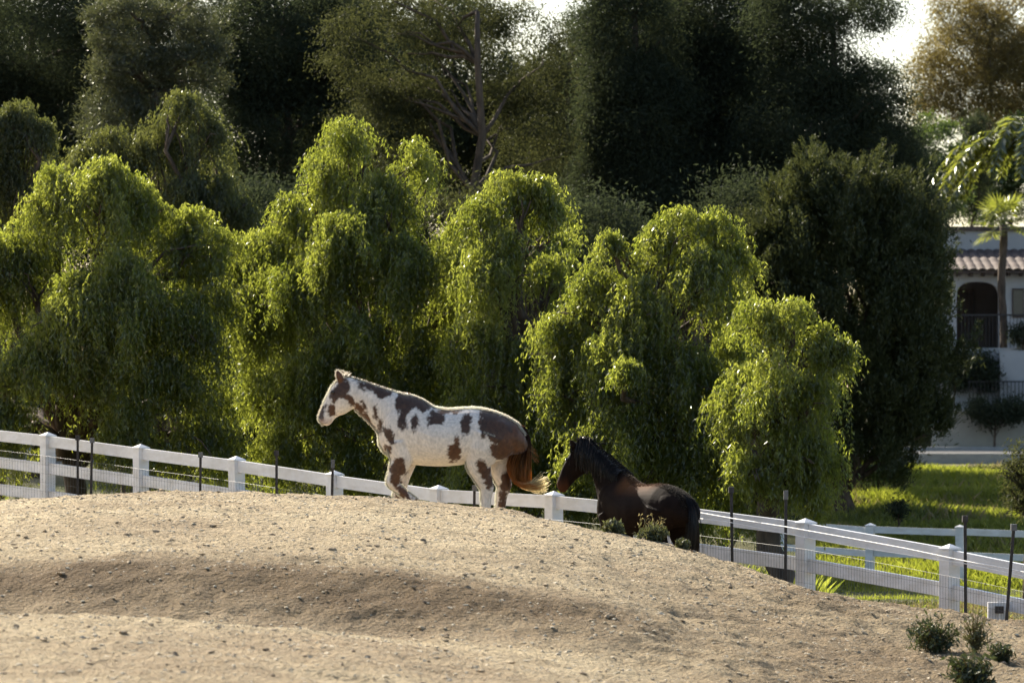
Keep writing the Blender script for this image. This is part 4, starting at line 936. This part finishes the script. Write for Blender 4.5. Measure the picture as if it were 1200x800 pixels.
# tail
NT = 480; r = np.random.default_rng(77)
q1 = r.random(NT); q2 = r.standard_normal(NT); ln = r.random(NT)
cA = np.stack([np.full(NT, 1004) + 10 * q2, 330 + 14 * r.random(NT)], -1); side = r.standard_normal(NT)
w1 = q1 * 2 - 1
ctrl = [cA, np.stack([1040 + 14 * w1 + 4 * q2, 380 + 10 * q2], -1), np.stack([1018 + 44 * w1, np.full(NT, 455) + 12 * q2], -1), np.stack([1002 + 54 * w1 + 4 * q2, np.full(NT, 525) + 10 * q2], -1),
        np.stack([1012 + 34 * w1 + 6 * q2, 588 + 8 * q2], -1), np.stack([1064 + 16 * w1 + 16 * q2, 606 + 10 * side], -1), np.stack([1112 + 26 * ln + 8 * q2, 582 + 24 * side * .8 - 20 * (ln - .3)], -1)]
ctrl = np.stack(ctrl, 1); yo = side * 20
short = r.random(NT) < 0.32; endt = np.where(short, r.uniform(0.45, 0.78, NT), r.uniform(0.9, 1.0, NT))
cs_ = [spline(ctrl[i], np.linspace(0, 1, 40)) for i in range(NT)]; cs_ = np.stack(cs_)      # (NT,2,40)
def tailpos(t):
    tt = t * endt * 39; i = np.clip(tt.astype(int), 0, 38); a = tt - i; ii = np.arange(NT)
    uu = cs_[ii, 0, i] * (1 - a) + cs_[ii, 0, i + 1] * a; vv = cs_[ii, 1, i] * (1 - a) + cs_[ii, 1, i + 1] * a
    return np.stack([(uu - U0) * S0, yo * S0 * (0.25 + 1.1 * t) , (V0 - vv) * S0], -1)
gold = r.random(NT)
def tailcol(t, h):
    tt = t * endt[h]; a = np.array([0.10, 0.042, 0.02]); b = np.array([0.62, 0.31, 0.1]); c = np.array([0.92, 0.84, 0.62])
    k1 = sstep(0.22, 0.55, tt + 0.25 * (gold[h] - .5))[:, None]; k2 = sstep(0.68, 0.86, tt + 0.06 * (gold[h] - .5))[:, None]
    return (a * (1 - k1) + b * k1) * (1 - k2) + c * k2
hair('tail', cs_[:, :, 0], tailpos, 16, 0.0036, 0.0018, tailcol, paint, mat='tail')
NW = 26; wv = r.random(NW); wl = r.uniform(25, 50, NW); wy = r.standard_normal(NW) * 10
def wisp(t): return np.stack([(1040 + 10 * wv + wl * t - U0) * S0, wy * S0, (V0 - (400 + 70 * wv + 4 * wl * 0 + 22 * t * t + 12 * t)) * S0], -1)
hair('tail_wisps', np.zeros((NW, 3)), wisp, 7, 0.002, 0.001, lambda t, h: np.tile(np.array([0.42, 0.22, 0.08]), (len(t), 1)), paint)
# mane: short, falling on the far side, its roots catching the sun; forelock
crest = np.array([(240, 116), (262, 117), (302, 130), (362, 150), (422, 171), (485, 189), (525, 195)], float)
NM = 620; mt_ = r.random(NM) * 0.97; ck = np.linspace(0, 1, len(crest)); mu_ = np.interp(mt_, ck, crest[:, 0]); mv_ = np.interp(mt_, ck, crest[:, 1]); ml = r.uniform(22, 70, NM) * np.interp(mt_, [0, .2, .8, 1], [.7, 1, .8, .35]); ms = r.standard_normal(NM)
def mane(t): return np.stack([(mu_ + ms * 3 + (8 + 6 * ms) * t - U0) * S0, (r_y0 + (16 + 26 * t) * (t > 0) * np.minimum(1, t * 2)) * S0, (V0 - (mv_ + 4 - 13 * np.sin(min(1, t * 2.2) * np.pi) * (0.6 + .3 * np.tanh(ms)) + ml * t * t * 1.0)) * S0], -1)
r_y0 = r.standard_normal(NM) * 4
mw = (r.random(NM) < 0.45) & (mu_ > 300)
hair('mane', np.zeros((NM, 3)), mane, 8, 0.004, 0.0015, lambda t, h: np.where((mw[h] | (mu_[h] > 450))[:, None], np.array([[0.68, 0.55, 0.4]]), np.array([[0.22, 0.11, 0.045]])), paint)
NF = 70; fs = r.standard_normal(NF); fq = r.random(NF)
def fore(t): return np.stack([(232 + 8 * fs + (30 * fq - 26 * (1 - fq)) * t - U0) * S0, (fs * 8 - 10 * t) * S0, (V0 - (116 - 26 * fq * t + 50 * (1 - fq) * t * t)) * S0], -1)
hair('forelock', np.zeros((NF, 3)), fore, 6, 0.003, 0.0012, lambda t, h: np.where((fq[h] > .45)[:, None], np.array([[0.75, 0.66, 0.5]]), np.array([[0.2, 0.1, 0.04]])), paint)
hb = P(340 + U0 / 3.75, 410 + V0 / 3.75, 44.5)
paint.location = hb
print('paint ground', float(hbase(hb[0], 44.5)), hb[2])

# --- the dark bay horse, three-quarter from behind
bay = empty('bay_horse'); tag(bay, 'dark bay horse with a tousled black mane standing beyond the mound by the fence', 'horse')
neck = [((575, 216), (448, 470), 90), ((500, 184), (400, 400), 80), ((448, 140), (380, 325), 60), ((398, 92), (366, 258), 50), ((350, 50), (352, 205), 42), ((312, 22), (342, 168), 37)]
head = [((318, 22), (352, 155), 33), ((278, 18), (330, 172), 42), ((250, 36), (306, 190), 46), ((228, 70), (278, 204), 41), ((208, 112), (257, 222), 32), ((192, 155), (240, 243), 28), ((180, 192), (228, 262), 27), ((170, 222), (212, 279), 25), ((172, 246), (192, 276), 17)]
legs = [[(480 + k_ * 0, 400, s * 58, 62), (492, 485, s * 56, 47), (486, 560, s * 54, 34), (478, 640, s * 52, 27), (478, 672, s * 52, 21), (478, 780, s * 52, 17), (478, 802, s * 52, 21), (468, 834, s * 52, 17), (460, 848, s * 52, 25), (456, 870, s * 52, 30)] for k_, s in ((0, -1), (1, 1))]
legs += [[(880 + d, 370, s * 66, 92), (860 + d, 440, s * 66, 84), (846 + d, 505, s * 64, 56), (876 + d, 560, s * 60, 40), (902 + d, 604, s * 58, 32), (896 + d, 650, s * 57, 24), (886 + d, 780, s * 56, 19), (884 + d, 808, s * 56, 23), (872 + d, 838, s * 56, 18), (864 + d, 852, s * 56, 27), (860 + d, 870, s * 56, 31)] for s, d in ((-1, 0), (1, 25))]
head = [((tu, 20 + (tv - 20) * .84), (bu, 20 + (bv - 20) * .86), hw) for (tu, tv), (bu, bv), hw in head]
ears = [((262, 30, -24), (246, -18, -30), 16), ((272, 28, 24), (262, -18, 30), 16)]
bb = build_body('body', TRUNK, neck, head, legs, ears, M['bay'], bay)


def bend(V, a0=R(34)):
    """turns neck and head towards the camera-left about the withers"""
    V = np.array(V, float); s = np.clip(((490 - U0) * S0 - V[:, 0]) / 0.62, 0, 1); up = sstep(0.62, 1.0, V[:, 2]); a = a0 * s * (0.35 + .65 * up)
    cx = (490 - U0) * S0; x = V[:, 0] - cx; y = V[:, 1]; V[:, 2] -= 0.13 * s
    V[:, 0] = cx + x * np.cos(a) - y * np.sin(a); V[:, 1] = x * np.sin(a) + y * np.cos(a); return V


V = getV(bb.data); u = V[:, 0] / S0 + U0; v = V0 - V[:, 2] / S0
base = np.array([0.014, 0.008, 0.0055]); col = np.tile(base, (len(u), 1)) * (1 + 0.2 * vnoise(u / 30, v / 30, 50))[:, None]
rb = (sstep(540, 620, u) * (1 - sstep(780, 880, u)) * (1 - sstep(250, 330, v)))[:, None]; col = col * (1 - rb) + np.array([0.11, 0.045, 0.016]) * rb
mz = (sstep(150, 225, v) * (1 - sstep(222, 240, u)))[:, None]; col = col * (1 - mz) + np.array([0.075, 0.028, 0.012]) * mz
blk = sstep(560, 640, v)[:, None]; col = col * (1 - blk) + np.array([0.010, 0.008, 0.007]) * blk
setcol(bb.data, col); V = bend(V); bb.data.vertices.foreach_set('co', V.astype(np.float32).ravel()); bb.data.update()
coat_fuzz(bb, bay, 14000, 0.011, 6, 1.5, col, 0.14)
for sd in (-1, 1):
    c = C3(232, 81, sd * 42); mb = MB(); mb.add(bend(iv2 * np.array([8.5, 6, 8]) * S0 + c), ifc2); mb.build('eye', M['eye'], bay, smooth=True)
blackhair = lambda t, h: np.where((h % 4 == 0)[:, None], np.array([[0.09, 0.065, 0.05]]), np.array([[0.016, 0.012, 0.010]]))
crest = np.array([(285, 14), (318, 22), (352, 50), (398, 92), (448, 138), (500, 182), (530, 194)], float)
NM = 900; mt_ = r.random(NM) ** 1.2 * 0.97; mu_ = np.interp(mt_, ck, crest[:, 0]); mv_ = np.interp(mt_, ck, crest[:, 1]); ml = r.uniform(60, 150, NM) * np.interp(mt_, [0, .2, .8, 1], [.8, 1, .8, .3]); ms = r.standard_normal(NM); sdm = np.where(r.random(NM) < 0.6, -1, 1)
puff = np.interp(mt_, [0, .12, .3, 1], [34, 30, 10, 5]) * (0.5 + r.random(NM))
def mane2(t): return np.stack([(mu_ + ms * 4 + (12 + 10 * ms) * t - U0) * S0, (sdm * (4 + 52 * min(1, 1.6 * t) * np.interp(mt_, [0, 1], [.8, 1.2])) + ms * 3) * S0, (V0 - (mv_ + 3 - puff * np.sin(min(1, t * 2.0) * np.pi) + ml * t * t)) * S0], -1)
hair('mane', np.zeros((NM, 3)), mane2, 9, 0.0045, 0.0016, blackhair, bay, bend)
NF = 150; fs = r.standard_normal(NF); fq = r.random(NF)
def fore2(t): return np.stack([(276 + 10 * fs - (40 + 14 * fs) * t - U0) * S0, (fs * 14 + (fq - .5) * 50 * t) * S0, (V0 - (16 - 26 * np.sin(min(1, t * 1.8) * np.pi) * fq + 95 * t * t)) * S0], -1)
hair('forelock', np.zeros((NF, 3)), fore2, 8, 0.004, 0.0015, blackhair, bay, bend)
NT2 = 420; w1 = r.random(NT2) * 2 - 1; q2 = r.standard_normal(NT2); e2 = r.uniform(.75, 1, NT2); sy = r.standard_normal(NT2)
ctrl = np.stack([np.stack([1002 + 8 * q2, 330 + 8 * q2], -1), np.stack([1040 + 8 * w1, 372 + 10 * q2], -1), np.stack([1044 + 22 * w1, 470 + 10 * q2], -1), np.stack([1036 + 26 * w1, 600 + 10 * q2], -1), np.stack([1030 + 20 * w1, 720 + 20 * q2], -1)], 1)
cs2 = np.stack([spline(ctrl[i], np.linspace(0, 1, 30)) for i in range(NT2)])
def tail2(t):
    tt = t * e2 * 29; i = np.clip(tt.astype(int), 0, 28); a = tt - i; ii = np.arange(NT2)
    uu = cs2[ii, 0, i] * (1 - a) + cs2[ii, 0, i + 1] * a; vv = cs2[ii, 1, i] * (1 - a) + cs2[ii, 1, i + 1] * a
    return np.stack([(uu - U0) * S0, sy * 15 * S0 * (.3 + t), (V0 - vv) * S0], -1)
hair('tail', np.zeros((NT2, 3)), tail2, 14, 0.005, 0.002, blackhair, bay)
bay.scale = (0.83,) * 3; bay.rotation_euler = (0, 0, R(-49))
bl = P(748, 742, 42.2); bay.location = (bl[0], 42.2, float(hbase(bl[0], 42.2)) + 0.01)
print('bay ground', bay.location[2], bl[2])

# ------------------------------------------------------------------ weeds, bushes, grass
def tuft_bush(name, label, px, py, Y, rx, hz_, n, mat, seed, leaf=(0.03, 0.07), asp=0.3, stalks=0, group=None):
    r = np.random.default_rng(seed)
    Yt = np.arange(20, 44, 0.05); Xt = (px - 600) / F * Yt; hit = np.where(hfull(Xt, Yt) >= zray(py, Yt))[0]
    if len(hit): Y = float(Yt[hit[0]])
    c = P(px, py, Y); z = float(hfull(c[0], Y)); o = np.array([c[0], Y, z]); m = Y / F; rad = rx * m; h = hz_ * m
    root = empty(name, o); tag(root, label, 'plant', group)
    ns = 70; az = r.uniform(0, 6.28, ns); ro = np.sqrt(r.random(ns)) * rad; hh = h * (0.25 + 0.85 * r.random(ns)) * (1 - 0.45 * (ro / rad) ** 2)
    T = np.stack([np.cos(az) * ro, np.sin(az) * ro, hh], -1); t = np.linspace(0, 1, 5)[None, :, None]
    S = np.concatenate([T[:, None] * [0.35, 0.35, 1] * t ** 1.0 + T[:, None] * [0.65, 0.65, 0] * t ** 2], 1)
    V, Fq = strands_np(S, np.tile(np.linspace(0.004, 0.002, 5), (ns, 1)), 3); p = mesh_np('stem', V, Fq, M['straw'], root, attrs={'tint': np.full(len(V), .3)})
    si = r.integers(0, ns, n); u_ = r.random(n) ** 0.6; i0 = np.clip((u_ * 4).astype(int), 0, 3); f_ = (u_ * 4 - i0)[:, None]
    pos = S[si, i0] * (1 - f_) + S[si, i0 + 1] * f_ + r.standard_normal((n, 3)) * 0.018 * (rad / .15) ** .3
    A = unit(r.standard_normal((n, 3)) + [0, 0, .7]); LL = r.uniform(*leaf, n); V, Fq = leaves(pos, A, LL, LL * asp, r)
    mesh_np('foliage', V, Fq, M[mat], root, attrs={'tint': tinted(n, r)})
    for q in range(stalks):
        x = r.uniform(-.8, .8) * rad; y = r.uniform(-.3, .3) * rad; hs = h * r.uniform(1.2, 1.8); mb = MB()
        mb.tube([(x, y, 0), (x + r.normal() * .02, y, hs * .6), (x + r.normal() * .03, y, hs)], [.004, .003, .002], 4); n0 = mb.n
        k_ = 11; C = np.stack([np.full(k_, x) + r.normal(size=k_) * .012, np.full(k_, y) + r.normal(size=k_) * .012, hs * r.uniform(.5, 1.02, k_)], -1)
        V, Fq = leaves(C, unit(r.standard_normal((k_, 3)) + [0, 0, 1.2]), np.full(k_, .026), np.full(k_, .009), r); mb.add(V, Fq)
        mb.build('flower_stalk', M['straw'], root, attrs={'tint': np.full(mb.n, .7)})
    return root


tuft_bush('weed_bush', 'small grey green weed on the mound edge under the chest of the dark horse', 718, 624, 39.6, 13, 14, 900, 'weed', 401)
tuft_bush('weed_bush', 'grey green weed with upright seed stalks in front of the belly of the dark horse', 765, 632, 39.2, 22, 18, 1600, 'weed', 402, stalks=7)
tuft_bush('weed_bush', 'tiny dry weed near the hind legs of the dark horse', 800, 642, 38.6, 10, 10, 400, 'weed', 403)
tuft_bush('weed_bush', 'dark scrubby weed at the foot of the right hand fence post', 1094, 764, 34.0, 34, 46, 1100, 'weed_dark', 404, (0.03, 0.07), .25)
tuft_bush('weed_bush', 'thin dry weed with sparse twigs, right of the dark scrubby one', 1143, 768, 34.0, 22, 50, 700, 'weed', 405, (0.02, 0.05), .25)
tuft_bush('weed_bush', 'dark leafy weed cut by the bottom edge of the picture', 1138, 808, 31.0, 34, 46, 1300, 'weed_dark', 406)
tuft_bush('weed_bush', 'small round dark weed close to the right edge of the dirt', 1174, 776, 33.5, 16, 24, 500, 'weed_dark', 407)
clump_tree('scrub_bush', 'brown twiggy sunlit bush cut by the right edge, beyond the near fence', 62, 1200, [(1200, 570, 24, 34), (1215, 545, 28, 30)], 408, 'gum', 60, 70, (0.12, 0.25), (0.04, 0.09), 0.3, cat='bush', limbs=40, trunk_r=0.04, part='foliage')
clump_tree('scrub_bush', 'low dark green bush on the grass at the foot of the great juniper', 90, 1035, [(1030, 548, 16, 14), (1012, 552, 12, 10)], 409, 'green', 30, 90, (0.15, 0.3), (0.05, 0.1), 0.35, cat='bush', limbs=8, trunk_r=0.04, part='foliage')
clump_tree('scrub_bush', 'small dark bush standing alone on the sunlit grass', 83, 1053, [(1053, 596, 7, 9)], 410, 'pine', 14, 90, (0.08, 0.16), (0.04, 0.08), 0.35, cat='bush', limbs=5, trunk_r=0.03, part='foliage')


def blades(name, label, n, pxr, Yr, hgt, mat, seed, clump=0.0, wid=0.012):
    r = np.random.default_rng(seed); px = r.uniform(*pxr, n); Y = np.sqrt(r.uniform(Yr[0] ** 2, Yr[1] ** 2, n)); X = (px - 600) / F * Y
    if clump:
        k_ = vnoise(X * 0.9, Y * 0.9, seed) > clump - 1 + r.random(n) * 0.6; X, Y = X[k_], Y[k_]; n = len(X)
    keep = inside(X, Y) < 0.4; X, Y = X[keep], Y[keep]; n = len(X)
    z = hfull(X, Y); h = r.uniform(*hgt, n) * (0.75 + 0.5 * (vnoise(X * .7, Y * .7, seed + 1)))
    az = r.uniform(0, 6.28, n); s = np.stack([np.cos(az), np.sin(az), 0 * az], -1) * wid / 2; ln = r.standard_normal((n, 3)) * 0.35 * h[:, None]; ln[:, 2] = 0
    b = np.stack([X, Y, z - .01], -1); V = np.stack([b - s, b + s, b + ln * .4 + s * .6 + np.stack([0 * h, 0 * h, h * .6], -1), b + ln + np.stack([0 * h, 0 * h, h], -1)], 1).reshape(-1, 3)
    o = mesh_np(name, V, np.arange(4 * n).reshape(-1, 4), M[mat], attrs={'tint': tinted(n, r)}); tag(o, label, 'grass', kind='stuff'); return o


blades('grass', 'bright green grass on the bank behind the farther white fence', 90000, (940, 1290), (76, 101), (0.12, 0.32), 'grass', 501, wid=0.016)
blades('low_grass', 'patchy grass growing on the ground between the two white fences', 40000, (880, 1290), (43, 76), (0.03, 0.10), 'grass', 502, clump=0.9, wid=0.01)
blades('dry_grass', 'pale dry grass along the ground between the two white fences', 16000, (900, 1290), (42, 60), (0.03, 0.1), 'straw', 503, clump=0.7, wid=0.01)
blades('weeds', 'weeds and grass in the shade below the weeping trees', 50000, (-80, 960), (47, 66), (0.1, 0.5), 'pepper', 504, wid=0.02)

blades('tall_weeds', 'straw coloured seedheads and rank grass in patches on the lit bank', 9000, (960, 1290), (80, 100), (0.15, 0.36), 'straw', 505, clump=0.75, wid=0.012)
for q, (px, py, Y, rx, hz2, mt, lb) in enumerate([(1010, 585, 88, 12, 12, 'weed', 'grey green tussock on the grass bank below the great juniper'), (1085, 582, 90, 10, 9, 'weed_dark', 'dark tussock in the shaded middle of the grass bank'), (1148, 592, 87, 12, 9, 'weed_dark', 'dark tussock on the grass bank near the twiggy bush')]):
    root = tuft_bush('tussock', lb, px, py, Y, rx, hz2, 500, mt, 420 + q, (0.06, 0.14), .2)
